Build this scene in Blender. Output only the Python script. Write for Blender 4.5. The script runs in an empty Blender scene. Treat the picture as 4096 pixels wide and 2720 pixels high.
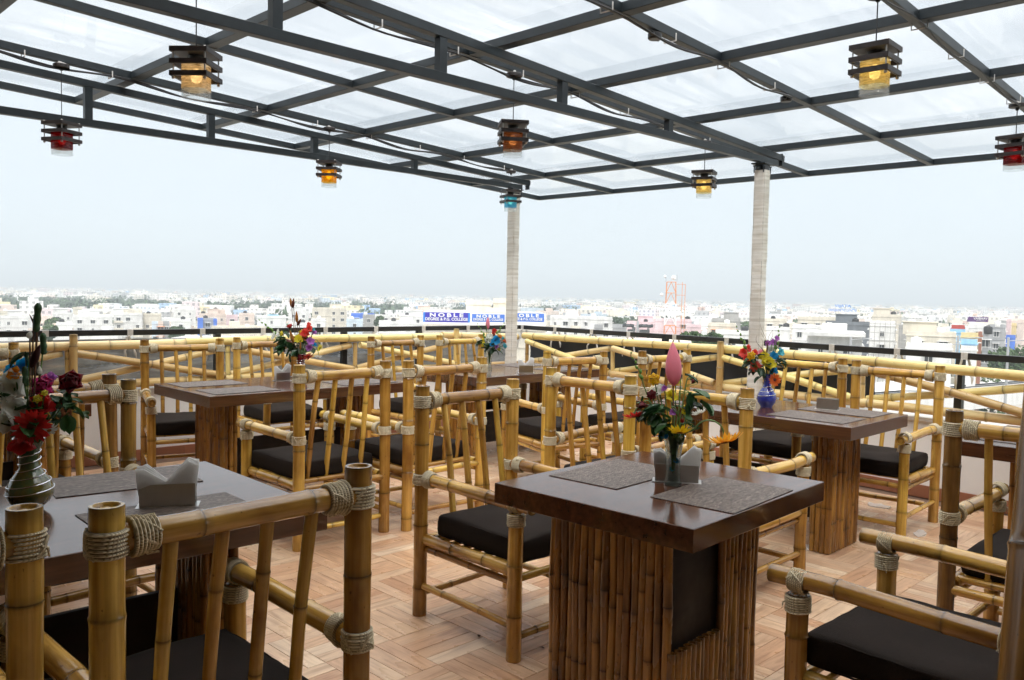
import bpy, math, random
from math import sin, cos, pi, radians, atan2, sqrt
from mathutils import Vector, Matrix, Euler, noise
random.seed(7)
S = bpy.context.scene
COL = S.collection

# ------------------------------------------------------------------ camera
F_PX, YAW, PITCH, ROLL, EYE = 3353.9, 45.032, 3.1436, 1.152, 1.40   # fitted on the 4096 px wide photograph
_y, _p, _r = radians(YAW), radians(PITCH), radians(ROLL)
FWD = Vector((cos(_y)*cos(_p), sin(_y)*cos(_p), -sin(_p)))
_rt = Vector((sin(_y), -cos(_y), 0)); _up = _rt.cross(FWD)
RIGHT = _rt*cos(_r) + _up*sin(_r); UP = -_rt*sin(_r) + _up*cos(_r)
cam_d = bpy.data.cameras.new('camera'); cam = bpy.data.objects.new('camera', cam_d); COL.objects.link(cam)
cam.matrix_world = Matrix(((RIGHT.x, UP.x, -FWD.x, 0), (RIGHT.y, UP.y, -FWD.y, 0), (RIGHT.z, UP.z, -FWD.z, EYE), (0, 0, 0, 1)))
cam_d.sensor_width = 36; cam_d.lens = F_PX/4096*36
cam_d.clip_start = 0.05; cam_d.clip_end = 30000
S.camera = cam
# ------------------------------------------------------------------ world, sun, exposure
SUN_EL, SUN_AZ = 52.0, 228.0      # azimuth of the sun measured in the xy plane from +x: behind the camera
w = bpy.data.worlds.new('World'); S.world = w; w.use_nodes = True
nt = w.node_tree; nt.nodes.clear()
wo = nt.nodes.new('ShaderNodeOutputWorld'); bg = nt.nodes.new('ShaderNodeBackground')
sky = nt.nodes.new('ShaderNodeTexSky'); sky.sky_type = 'NISHITA'; sky.sun_disc = False
sky.sun_elevation = radians(SUN_EL); sky.sun_rotation = radians(90-SUN_AZ)
tc = nt.nodes.new('ShaderNodeTexCoord'); sep = nt.nodes.new('ShaderNodeSeparateXYZ')
nt.links.new(tc.outputs['Generated'], sep.inputs[0])
cr = nt.nodes.new('ShaderNodeValToRGB')     # overcast deck: brighter towards the zenith
cr.color_ramp.elements[0].position = 0.0; cr.color_ramp.elements[0].color = (0.40, 0.45, 0.485, 1)
cr.color_ramp.elements[1].position = 1.0; cr.color_ramp.elements[1].color = (2.1, 2.05, 2.0, 1)
e = cr.color_ramp.elements.new(0.33); e.color = (0.43, 0.46, 0.485, 1)
nt.links.new(sep.outputs['Z'], cr.inputs[0])
nz = nt.nodes.new('ShaderNodeTexNoise'); nz.inputs['Scale'].default_value = 2.2; nz.inputs['Detail'].default_value = 4
mp = nt.nodes.new('ShaderNodeMapping'); mp.inputs['Scale'].default_value = (1, 1, 3.5)
nt.links.new(tc.outputs['Generated'], mp.inputs[0]); nt.links.new(mp.outputs[0], nz.inputs['Vector'])
mr = nt.nodes.new('ShaderNodeMapRange'); mr.inputs[3].default_value = 16.4; mr.inputs[4].default_value = 18.2
nt.links.new(nz.outputs['Fac'], mr.inputs[0])
vm = nt.nodes.new('ShaderNodeVectorMath'); vm.operation = 'SCALE'
nt.links.new(cr.outputs[0], vm.inputs[0]); nt.links.new(mr.outputs[0], vm.inputs['Scale'])
mx = nt.nodes.new('ShaderNodeMix'); mx.data_type = 'RGBA'; mx.inputs[0].default_value = 0.9
nt.links.new(sky.outputs[0], mx.inputs[6]); nt.links.new(vm.outputs[0], mx.inputs[7])
nt.links.new(mx.outputs[2], bg.inputs['Color']); bg.inputs['Strength'].default_value = 0.09
nt.links.new(bg.outputs[0], wo.inputs['Surface'])
sl = bpy.data.lights.new('sun', 'SUN'); sl.energy = 1.4; sl.angle = radians(14); sl.color = (1.0, 0.97, 0.92)
so = bpy.data.objects.new('sun', sl); COL.objects.link(so)
sd = Vector((cos(radians(SUN_AZ))*cos(radians(SUN_EL)), sin(radians(SUN_AZ))*cos(radians(SUN_EL)), sin(radians(SUN_EL))))
so.rotation_euler = sd.to_track_quat('Z', 'Y').to_euler(); so.location = (0, 0, 30)
S.view_settings.view_transform = 'Standard'; S.view_settings.look = 'None'
S.view_settings.gamma = 1; S.view_settings.use_curve_mapping = False
S.view_settings.exposure = 0.5
S.render.engine = 'CYCLES'
S.cycles.max_bounces = 10; S.cycles.transparent_max_bounces = 24; S.cycles.diffuse_bounces = 4
S.cycles.glossy_bounces = 4; S.cycles.transmission_bounces = 6; S.cycles.volume_bounces = 0
S.cycles.caustics_reflective = False; S.cycles.caustics_refractive = False
S.cycles.use_denoising = True; S.cycles.sample_clamp_indirect = 4

# ------------------------------------------------------------------ camera helpers for laying out far things
def ray(px, py):
    d = FWD + RIGHT*((px-2048)/F_PX) - UP*((py-1360)/F_PX); return d.normalized()
def at(px, py, z):
    d = ray(px, py); t = (z-EYE)/d.z; return Vector((0, 0, EYE)) + d*t
def far(px, row, dist):
    """point at ground distance dist in the direction of (px,row)"""
    d = ray(px, row); t = dist/sqrt(d.x*d.x+d.y*d.y); return Vector((0, 0, EYE)) + d*t

# ------------------------------------------------------------------ materials
MATS = {}
def mat(name):
    m = bpy.data.materials.new(name); m.use_nodes = True; MATS[name] = m
    n = m.node_tree; b = n.nodes['Principled BSDF']; return m, n, b
def N(n, t, **kw):
    x = n.nodes.new(t)
    for k, v in kw.items(): setattr(x, k, v)
    return x
def noise_node(n, scale, detail=3, rough=0.5, mapping=None, coord='Object', offset_random=False):
    t = N(n, 'ShaderNodeTexCoord'); m = N(n, 'ShaderNodeMapping')
    n.links.new(t.outputs[coord], m.inputs[0])
    if mapping: m.inputs['Scale'].default_value = mapping
    if offset_random:
        oi = N(n, 'ShaderNodeObjectInfo'); v = N(n, 'ShaderNodeVectorMath'); v.operation = 'SCALE'
        v.inputs[0].default_value = (37, 91, 53); n.links.new(oi.outputs['Random'], v.inputs['Scale'])
        n.links.new(v.outputs[0], m.inputs['Location'])
    x = N(n, 'ShaderNodeTexNoise'); x.inputs['Scale'].default_value = scale; x.inputs['Detail'].default_value = detail
    x.inputs['Roughness'].default_value = rough
    n.links.new(m.outputs[0], x.inputs['Vector']); return x
def ramp(n, fac, stops):
    r = N(n, 'ShaderNodeValToRGB'); el = r.color_ramp.elements
    while len(el) > 1: el.remove(el[-1])
    el[0].position = stops[0][0]; el[0].color = (*stops[0][1], 1)
    for p, c in stops[1:]:
        e = el.new(p); e.color = (*c, 1)
    n.links.new(fac, r.inputs[0]); return r
def mul(n, a, b, fac=1.0, mode='MULTIPLY'):
    m = N(n, 'ShaderNodeMix'); m.data_type = 'RGBA'; m.blend_type = mode
    if isinstance(fac, (int, float)): m.inputs[0].default_value = fac
    else: n.links.new(fac, m.inputs[0])
    for s, v in ((6, a), (7, b)):
        if isinstance(v, tuple): m.inputs[s].default_value = (*v, 1)
        else: n.links.new(v, m.inputs[s])
    return m.outputs[2]
def bump(n, b, h, strength=0.3, dist=0.002):
    x = N(n, 'ShaderNodeBump'); x.inputs['Strength'].default_value = strength; x.inputs['Distance'].default_value = dist
    n.links.new(h, x.inputs['Height']); n.links.new(x.outputs[0], b.inputs['Normal'])
def plain(name, col, rough=0.6, metal=0.0, var=0.12, scale=6.0, bmp=0.0, coat=0.0, rnd=0.0):
    m, n, b = mat(name)
    x = noise_node(n, scale, 4, 0.6)
    lo = tuple(c*(1-var) for c in col); hi = tuple(min(1, c*(1+var)) for c in col)
    r = ramp(n, x.outputs['Fac'], [(0.3, lo), (0.7, hi)]); out = r.outputs[0]
    if rnd:
        oi = N(n, 'ShaderNodeObjectInfo'); rr = ramp(n, oi.outputs['Random'], [(0, (1-rnd,)*3), (1, (1.0,)*3)])
        out = mul(n, out, rr.outputs[0])
    n.links.new(out, b.inputs['Base Color'])
    b.inputs['Roughness'].default_value = rough; b.inputs['Metallic'].default_value = metal
    b.inputs['Coat Weight'].default_value = coat
    if bmp: bump(n, b, x.outputs['Fac'], bmp)
    return m
def bamboo_mat(name, c_lo, c_hi, blotch, rough, amt):
    m, n, b = mat(name)
    st = noise_node(n, 60, 3, 0.6, (1, 1, 0.03), offset_random=True)          # fibres along the culm
    bl = noise_node(n, 7, 4, 0.6, (1, 1, 0.35), offset_random=True)           # stained patches
    sp = noise_node(n, 90, 2, 0.5, (1, 1, 0.6), offset_random=True)           # black specks
    base = ramp(n, st.outputs['Fac'], [(0.30, c_lo), (0.70, c_hi)]).outputs[0]
    bf = ramp(n, bl.outputs['Fac'], [(0.42, (0, 0, 0)), (0.72, (amt,)*3)])
    base = mul(n, base, blotch, bf.outputs[0], 'MIX')
    sf = ramp(n, sp.outputs['Fac'], [(0.70, (1, 1, 1)), (0.76, (0.25, 0.2, 0.15))])
    base = mul(n, base, sf.outputs[0], 0.8)
    at_ = N(n, 'ShaderNodeAttribute'); at_.attribute_name = 'tone'
    base = mul(n, base, at_.outputs['Color'])
    oi = N(n, 'ShaderNodeObjectInfo')
    rr = ramp(n, oi.outputs['Random'], [(0, (0.55, 0.46, 0.36)), (0.3, (0.85, 0.78, 0.68)), (0.7, (1, 1, 1)), (1, (1.0, 1.06, 0.8))])
    base = mul(n, base, rr.outputs[0])
    n.links.new(base, b.inputs['Base Color'])
    rg = ramp(n, bl.outputs['Fac'], [(0.3, (rough*0.8,)*3), (0.8, (rough*1.5,)*3)])
    n.links.new(rg.outputs[0], b.inputs['Roughness'])
    b.inputs['Coat Weight'].default_value = 0.35; b.inputs['Coat Roughness'].default_value = 0.22
    bump(n, b, st.outputs['Fac'], 0.25, 0.0008)
    return m
BAM_CH = bamboo_mat('bamboo_varnished', (0.46, 0.245, 0.038), (0.84, 0.55, 0.145), (0.19, 0.072, 0.010), 0.15, 0.95)
BAM_RL = bamboo_mat('bamboo_pale', (0.76, 0.56, 0.23), (0.90, 0.75, 0.42), (0.54, 0.32, 0.09), 0.25, 0.6)
BAM_PN = bamboo_mat('bamboo_brown', (0.26, 0.115, 0.020), (0.52, 0.27, 0.055), (0.08, 0.028, 0.006), 0.24, 0.95)
# rope
m, n, b = mat('rope'); ROPE = m
tcn = N(n, 'ShaderNodeTexCoord'); wv = N(n, 'ShaderNodeTexWave'); wv.bands_direction = 'DIAGONAL'
wv.inputs['Scale'].default_value = 95; wv.inputs['Distortion'].default_value = 1.5
n.links.new(tcn.outputs['Object'], wv.inputs['Vector'])
x = noise_node(n, 30, 4, 0.6, offset_random=True)
bc = ramp(n, x.outputs['Fac'], [(0.3, (0.62, 0.53, 0.35)), (0.7, (0.86, 0.79, 0.61))]).outputs[0]
bc = mul(n, bc, ramp(n, wv.outputs['Fac'], [(0, (0.62, 0.58, 0.5)), (0.6, (1, 1, 1))]).outputs[0])
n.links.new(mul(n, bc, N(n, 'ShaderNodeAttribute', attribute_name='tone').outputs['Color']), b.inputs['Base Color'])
b.inputs['Roughness'].default_value = 0.9; bump(n, b, wv.outputs['Fac'], 0.6, 0.002)
# column cord
m, n, b = mat('cotton_cord'); CORD = m
x = noise_node(n, 9, 5, 0.7); y = noise_node(n, 3, 3, 0.5, (1, 1, 14))
bc = ramp(n, x.outputs['Fac'], [(0.3, (0.80, 0.78, 0.73)), (0.7, (0.87, 0.86, 0.82))]).outputs[0]
bc = mul(n, bc, ramp(n, y.outputs['Fac'], [(0.35, (0.8, 0.78, 0.74)), (0.6, (1, 1, 1))]).outputs[0])
bc = mul(n, bc, N(n, 'ShaderNodeAttribute', attribute_name='tone').outputs['Color'])
n.links.new(bc, b.inputs['Base Color']); b.inputs['Roughness'].default_value = 0.95
# laminate (walnut)
def laminate(name, lo, hi, rough):
    m, n, b = mat(name)
    x = noise_node(n, 5, 5, 0.6, (0.6, 9, 9), offset_random=True)
    wv = N(n, 'ShaderNodeTexWave'); wv.inputs['Scale'].default_value = 4; wv.inputs['Distortion'].default_value = 2.5
    wv.inputs['Detail'].default_value = 3; wv.bands_direction = 'Y'
    tcn = N(n, 'ShaderNodeTexCoord'); mpn = N(n, 'ShaderNodeMapping'); mpn.inputs['Scale'].default_value = (0.25, 1, 1)
    n.links.new(tcn.outputs['Object'], mpn.inputs[0]); n.links.new(mpn.outputs[0], wv.inputs['Vector'])
    a = ramp(n, x.outputs['Fac'], [(0.25, lo), (0.75, hi)]).outputs[0]
    a = mul(n, a, ramp(n, wv.outputs['Fac'], [(0.1, (0.86, 0.84, 0.82)), (0.7, (1, 1, 1))]).outputs[0])
    n.links.new(a, b.inputs['Base Color']); b.inputs['Roughness'].default_value = rough
    s2 = noise_node(n, 3, 4, 0.7); rr = ramp(n, s2.outputs['Fac'], [(0.3, (rough*0.75,)*3), (0.75, (rough*1.5,)*3)])
    n.links.new(rr.outputs[0], b.inputs['Roughness'])
    b.inputs['Specular IOR Level'].default_value = 0.9
    return m
LAM = laminate('walnut_laminate', (0.040, 0.014, 0.007), (0.125, 0.048, 0.022), 0.13)
DARKW = laminate('dark_board', (0.009, 0.005, 0.003), (0.020, 0.011, 0.007), 0.6); DARKW.node_tree.nodes['Principled BSDF'].inputs['Specular IOR Level'].default_value = 0.3
BAM_MT = bamboo_mat('bamboo_mottled', (0.22, 0.115, 0.03), (0.46, 0.27, 0.08), (0.06, 0.025, 0.008), 0.2, 1.0)
BAM_DK = bamboo_mat('bamboo_dark', (0.07, 0.032, 0.010), (0.15, 0.075, 0.022), (0.03, 0.012, 0.004), 0.32, 0.9)
CUSH = None
m, n, b = mat('dark_brown_fabric'); CUSH = m
x = noise_node(n, 450, 2, 0.6); y = noise_node(n, 5, 4, 0.6, offset_random=True)
bc = ramp(n, x.outputs['Fac'], [(0.3, (0.006, 0.004, 0.003)), (0.7, (0.022, 0.014, 0.010))]).outputs[0]
bc = mul(n, bc, ramp(n, y.outputs['Fac'], [(0.3, (0.75,)*3), (0.7, (1.2,)*3)]).outputs[0])
n.links.new(bc, b.inputs['Base Color']); b.inputs['Roughness'].default_value = 0.95; b.inputs['Specular IOR Level'].default_value = 0.2
b.inputs['Sheen Weight'].default_value = 0.02; b.inputs['Sheen Roughness'].default_value = 0.5
mixb = mul(n, x.outputs['Fac'], y.outputs['Fac'], 0.5, 'MIX'); bump(n, b, mixb, 0.5, 0.004)
# placemat weave
m, n, b = mat('woven_placemat'); MATW = m
tcn = N(n, 'ShaderNodeTexCoord'); br = N(n, 'ShaderNodeTexBrick'); br.inputs['Scale'].default_value = 1.0
br.offset = 0.5; br.inputs['Mortar Size'].default_value = 0.0007; br.inputs['Brick Width'].default_value = 0.0105; br.inputs['Row Height'].default_value = 0.0042
br.inputs['Color1'].default_value = (0.32, 0.27, 0.23, 1); br.inputs['Color2'].default_value = (0.07, 0.045, 0.035, 1); br.inputs['Mortar'].default_value = (0.02, 0.015, 0.012, 1)
n.links.new(tcn.outputs['Object'], br.inputs['Vector'])
x = noise_node(n, 120, 2, 0.6, (0.15, 1, 1))
bc = mul(n, br.outputs['Color'], ramp(n, x.outputs['Fac'], [(0.35, (0.55, 0.5, 0.45)), (0.65, (1.15, 1.1, 1.1))]).outputs[0])
n.links.new(bc, b.inputs['Base Color']); b.inputs['Roughness'].default_value = 0.55; bump(n, b, br.outputs['Fac'], -0.6, 0.001)
# floor strips
def strip_mat(name, ax):
    m, n, b = mat(name)
    oi = N(n, 'ShaderNodeObjectInfo'); a = N(n, 'ShaderNodeAttribute'); a.attribute_name = 'tone'
    ad = N(n, 'ShaderNodeMath'); ad.operation = 'ADD'; n.links.new(oi.outputs['Random'], ad.inputs[0]); n.links.new(a.outputs['Fac'], ad.inputs[1])
    fr = N(n, 'ShaderNodeMath'); fr.operation = 'FRACT'; n.links.new(ad.outputs[0], fr.inputs[0])
    vs = N(n, 'ShaderNodeVectorMath'); vs.operation = 'SCALE'; vs.inputs[0].default_value = (17, 29, 41); n.links.new(fr.outputs[0], vs.inputs['Scale'])
    tcn = N(n, 'ShaderNodeTexCoord'); mpn = N(n, 'ShaderNodeMapping'); n.links.new(tcn.outputs['Object'], mpn.inputs[0]); n.links.new(vs.outputs[0], mpn.inputs['Location'])
    mpn.inputs['Scale'].default_value = (3, 26, 26) if ax == 0 else (26, 3, 26)
    x = N(n, 'ShaderNodeTexNoise'); x.inputs['Scale'].default_value = 1.3; x.inputs['Detail'].default_value = 5; x.inputs['Distortion'].default_value = 1.2
    n.links.new(mpn.outputs[0], x.inputs['Vector'])
    base = ramp(n, fr.outputs[0], [(0, (0.56, 0.32, 0.185)), (0.25, (0.68, 0.44, 0.27)), (0.5, (0.75, 0.55, 0.37)), (0.75, (0.64, 0.39, 0.235)), (1, (0.80, 0.63, 0.45))]).outputs[0]
    base = mul(n, base, ramp(n, x.outputs['Fac'], [(0.28, (0.70, 0.62, 0.57)), (0.5, (0.95, 0.93, 0.91)), (0.7, (1.10, 1.10, 1.08))]).outputs[0])
    g = noise_node(n, 1.7, 5, 0.7); base = mul(n, base, ramp(n, g.outputs['Fac'], [(0.35, (0.78, 0.78, 0.80)), (0.6, (1, 1, 1))]).outputs[0])
    n.links.new(base, b.inputs['Base Color'])
    rr = ramp(n, g.outputs['Fac'], [(0.3, (0.42,)*3), (0.7, (0.20,)*3)]); n.links.new(rr.outputs[0], b.inputs['Roughness'])
    bump(n, b, x.outputs['Fac'], 0.08, 0.001)
    return m
STX, STY = strip_mat('floor_strip_along_x', 0), strip_mat('floor_strip_along_y', 1)
GROUT = plain('grout', (0.16, 0.10, 0.07), 0.8)
WHITEW = plain('white_painted_wall', (0.74, 0.74, 0.73), 0.7, var=0.06, scale=2.5, bmp=0.05)
SKIRT = plain('red_skirting_tile', (0.33, 0.13, 0.07), 0.4, rnd=0.25)
STEEL = plain('dark_grey_painted_steel', (0.011, 0.017, 0.021), 0.42, var=0.25, scale=14, bmp=0.12)
BLACK = plain('black_painted_steel', (0.012, 0.012, 0.013), 0.4)
CABLE = plain('black_cable', (0.01, 0.01, 0.012), 0.45)
STAIN = plain('stainless_steel', (0.50, 0.49, 0.47), 0.28, metal=1.0, var=0.08, scale=20)
WIRE = plain('silver_wire', (0.8, 0.8, 0.82), 0.15, metal=1.0)
LWOOD = plain('dark_stained_wood', (0.018, 0.012, 0.011), 0.45, var=0.3, scale=30)
TISSUE = plain('white_tissue', (0.87, 0.87, 0.86), 0.85, var=0.03, scale=40, bmp=0.2)
TIE = plain('white_cloth_tie', (0.72, 0.70, 0.68), 0.9, var=0.15, scale=40)
CLOTH_BK = plain('black_sheet', (0.018, 0.020, 0.024), 0.6, var=0.2)
CREAM = plain('cream_painted_wall', (0.42, 0.37, 0.29), 0.8)
LEAF = plain('leaf_green', (0.035, 0.105, 0.025), 0.42, var=0.45, scale=25, rnd=0.3)
LEAFD = plain('leaf_dark', (0.018, 0.060, 0.020), 0.4, var=0.4, scale=25)
LEAFY = plain('leaf_light', (0.14, 0.28, 0.05), 0.45, var=0.3, scale=25)
STEM = plain('stem_green', (0.10, 0.20, 0.05), 0.5, var=0.3)
TWIG = plain('brown_twig', (0.10, 0.045, 0.02), 0.7, var=0.4, scale=40)
def translucent(m, k):
    n = m.node_tree; b = n.nodes['Principled BSDF']; out = n.nodes['Material Output']; t = N(n, 'ShaderNodeBsdfTranslucent'); mxs = N(n, 'ShaderNodeMixShader'); mxs.inputs[0].default_value = k
    src = b.inputs['Base Color'].links[0].from_socket; n.links.new(src, t.inputs['Color']); n.links.new(b.outputs[0], mxs.inputs[1]); n.links.new(t.outputs[0], mxs.inputs[2]); n.links.new(mxs.outputs[0], out.inputs['Surface'])
translucent(TISSUE, 0.55); translucent(TIE, 0.3)
for _m in (LEAF, LEAFD, LEAFY): translucent(_m, 0.22)
def petal_mat(name, col, c2=None):
    m, n, b = mat(name); x = noise_node(n, 45, 3, 0.6)
    c2 = c2 or tuple(c*0.7 for c in col)
    r = ramp(n, x.outputs['Fac'], [(0.35, c2), (0.65, col)]); n.links.new(r.outputs[0], b.inputs['Base Color'])
    b.inputs['Roughness'].default_value = 0.55; b.inputs['Subsurface Weight'].default_value = 0.0
    b.inputs['Sheen Weight'].default_value = 0.15
    translucent(m, 0.5)
    return m
PET = {k: petal_mat('petal_'+k, *v) for k, v in {
 'red': ((0.62, 0.025, 0.02),), 'darkred': ((0.20, 0.006, 0.012),), 'coral': ((0.85, 0.13, 0.09), (0.75, 0.07, 0.06)), 'pink': ((0.86, 0.38, 0.46), (0.80, 0.28, 0.37)),
 'magenta': ((0.72, 0.05, 0.24),), 'yellow': ((0.85, 0.60, 0.015), (0.80, 0.48, 0.01)), 'lemon': ((0.85, 0.75, 0.06), (0.7, 0.6, 0.03)), 'orange': ((0.85, 0.17, 0.02),), 'amber': ((0.88, 0.50, 0.03), (0.85, 0.25, 0.02)),
 'white': ((0.84, 0.84, 0.80), (0.74, 0.76, 0.68)), 'blue': ((0.02, 0.42, 0.72), (0.01, 0.22, 0.5)), 'turquoise': ((0.15, 0.60, 0.66), (0.05, 0.4, 0.5)), 'purple': ((0.35, 0.03, 0.42), (0.55, 0.3, 0.6)),
 'brown': ((0.20, 0.05, 0.02), (0.12, 0.03, 0.015)), 'ochre': ((0.50, 0.23, 0.03), (0.36, 0.13, 0.02)), 'rosebrown': ((0.22, 0.08, 0.07),), 'darkleaf': ((0.07, 0.012, 0.015),)}.items()}
# scaly green pod
m, n, b = mat('scaly_green'); SCALY = m
vo = N(n, 'ShaderNodeTexVoronoi'); vo.inputs['Scale'].default_value = 190; tcn = N(n, 'ShaderNodeTexCoord'); n.links.new(tcn.outputs['Object'], vo.inputs['Vector'])
n.links.new(ramp(n, vo.outputs['Distance'], [(0.1, (0.09, 0.24, 0.08)), (0.6, (0.015, 0.05, 0.02))]).outputs[0], b.inputs['Base Color']); bump(n, b, vo.outputs['Distance'], -1.0, 0.003)
def glass_mat(name, col, rough=0.03, mixt=0.35, tint=None):
    m, n, b = mat(name); n.nodes.remove(b); out = n.nodes['Material Output']
    g = N(n, 'ShaderNodeBsdfGlass'); g.inputs['Color'].default_value = (*col, 1); g.inputs['Roughness'].default_value = rough; g.inputs['IOR'].default_value = 1.3
    t = N(n, 'ShaderNodeBsdfTransparent'); t.inputs['Color'].default_value = (*(tint or col), 1)
    mxn = N(n, 'ShaderNodeMixShader'); mxn.inputs[0].default_value = mixt
    n.links.new(g.outputs[0], mxn.inputs[1]); n.links.new(t.outputs[0], mxn.inputs[2]); n.links.new(mxn.outputs[0], out.inputs['Surface'])
    return m
VGLASS = glass_mat('clear_vase_glass', (0.93, 0.96, 0.96))
# lantern glass: tinted, glowing only by the bulb inside
def lantern_glass(name, col):
    m, n, b = mat(name); n.nodes.remove(b); out = n.nodes['Material Output']
    t = N(n, 'ShaderNodeBsdfTransparent'); t.inputs['Color'].default_value = (*[c**0.6 for c in col], 1)
    tr = N(n, 'ShaderNodeBsdfTranslucent'); tr.inputs['Color'].default_value = (*col, 1)
    g = N(n, 'ShaderNodeBsdfGlossy'); g.inputs['Roughness'].default_value = 0.15
    x = noise_node(n, 30, 3, 0.6, (1, 1, 5)); f = ramp(n, x.outputs['Fac'], [(0.35, (0.25,)*3), (0.65, (0.75,)*3)])
    m1 = N(n, 'ShaderNodeMixShader'); n.links.new(f.outputs[0], m1.inputs[0]); n.links.new(t.outputs[0], m1.inputs[1]); n.links.new(tr.outputs[0], m1.inputs[2])
    m2 = N(n, 'ShaderNodeMixShader'); m2.inputs[0].default_value = 0.07; n.links.new(m1.outputs[0], m2.inputs[1]); n.links.new(g.outputs[0], m2.inputs[2])
    n.links.new(m2.outputs[0], out.inputs['Surface']); return m
LG = {'amber': lantern_glass('amber_glass', (0.96, 0.82, 0.60)), 'yellow': lantern_glass('yellow_glass', (0.97, 0.84, 0.46)), 'gold': lantern_glass('gold_glass', (0.98, 0.62, 0.03)),
      'red': lantern_glass('red_glass', (0.30, 0.010, 0.016)), 'brown': lantern_glass('brown_glass', (0.42, 0.22, 0.11)), 'turquoise': lantern_glass('turquoise_glass', (0.16, 0.62, 0.85))}
CLEAR = lantern_glass('clear_glass', (0.93, 0.95, 0.95)); CLEAR.node_tree.nodes['Mix Shader'].inputs[0].default_value = 0.1
for l in list(CLEAR.node_tree.nodes['Mix Shader'].inputs[0].links): CLEAR.node_tree.links.remove(l)
m, n, b = mat('lit_bulb'); BULB = m; b.inputs['Emission Color'].default_value = (1.0, 0.74, 0.42, 1); b.inputs['Emission Strength'].default_value = 2.6; b.inputs['Base Color'].default_value = (1, .8, .6, 1)
# roof sheet
m, n, b = mat('roof_glass'); n.nodes.remove(b); out = n.nodes['Material Output']; RGLASS = m
t = N(n, 'ShaderNodeBsdfTransparent'); t.inputs['Color'].default_value = (0.99, 0.995, 1.0, 1)
tr = N(n, 'ShaderNodeBsdfTranslucent'); tr.inputs['Color'].default_value = (0.98, 0.99, 1.0, 1)
g = N(n, 'ShaderNodeBsdfGlossy'); g.inputs['Roughness'].default_value = 0.08
x = noise_node(n, 2.2, 5, 0.62, (0.35, 2.6, 1)); f = ramp(n, x.outputs['Fac'], [(0.42, (0.03,)*3), (0.52, (0.10,)*3), (0.58, (0.05,)*3), (0.66, (0.16,)*3)])
y = noise_node(n, 1.1, 4, 0.6, (1, 0.5, 1)); f2 = mul(n, f.outputs[0], ramp(n, y.outputs['Fac'], [(0.4, (0.1,)*3), (0.6, (0.5,)*3)]).outputs[0])
m1 = N(n, 'ShaderNodeMixShader'); n.links.new(f2, m1.inputs[0]); n.links.new(t.outputs[0], m1.inputs[1]); n.links.new(tr.outputs[0], m1.inputs[2])
m2 = N(n, 'ShaderNodeMixShader'); lw = N(n, 'ShaderNodeLayerWeight'); lw.inputs['Blend'].default_value = 0.5; pw = N(n, 'ShaderNodeMath'); pw.operation = 'POWER'; pw.inputs[1].default_value = 5; n.links.new(lw.outputs['Facing'], pw.inputs[0]); pm = N(n, 'ShaderNodeMath'); pm.operation = 'MULTIPLY_ADD'; pm.inputs[1].default_value = 0.30; pm.inputs[2].default_value = 0.02; n.links.new(pw.outputs[0], pm.inputs[0]); n.links.new(pm.outputs[0], m2.inputs[0]); n.links.new(m1.outputs[0], m2.inputs[1]); n.links.new(g.outputs[0], m2.inputs[2])
n.links.new(m2.outputs[0], out.inputs['Surface'])
# grey translucent plastic blind
m, n, b = mat('grey_plastic_sheet'); n.nodes.remove(b); out = n.nodes['Material Output']; PLAST = m
t = N(n, 'ShaderNodeBsdfTransparent'); t.inputs['Color'].default_value = (0.80, 0.83, 0.85, 1)
df = N(n, 'ShaderNodeBsdfDiffuse'); x = noise_node(n, 2.5, 5, 0.6, (1, 1, 5))
n.links.new(ramp(n, x.outputs['Fac'], [(0.35, (0.15, 0.165, 0.18)), (0.55, (0.32, 0.33, 0.34)), (0.63, (0.50, 0.46, 0.38)), (0.75, (0.7, 0.7, 0.7))]).outputs[0], df.inputs[0])
g = N(n, 'ShaderNodeBsdfGlossy'); g.inputs['Roughness'].default_value = 0.12
bn = N(n, 'ShaderNodeBump'); bn.inputs['Strength'].default_value = 0.8; bn.inputs['Distance'].default_value = 0.03; n.links.new(x.outputs['Fac'], bn.inputs['Height']); n.links.new(bn.outputs[0], g.inputs['Normal'])
m1 = N(n, 'ShaderNodeMixShader'); m1.inputs[0].default_value = 0.72; n.links.new(t.outputs[0], m1.inputs[1]); n.links.new(df.outputs[0], m1.inputs[2])
m2 = N(n, 'ShaderNodeMixShader'); m2.inputs[0].default_value = 0.14; n.links.new(m1.outputs[0], m2.inputs[1]); n.links.new(g.outputs[0], m2.inputs[2])
n.links.new(m2.outputs[0], out.inputs['Surface'])

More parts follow.
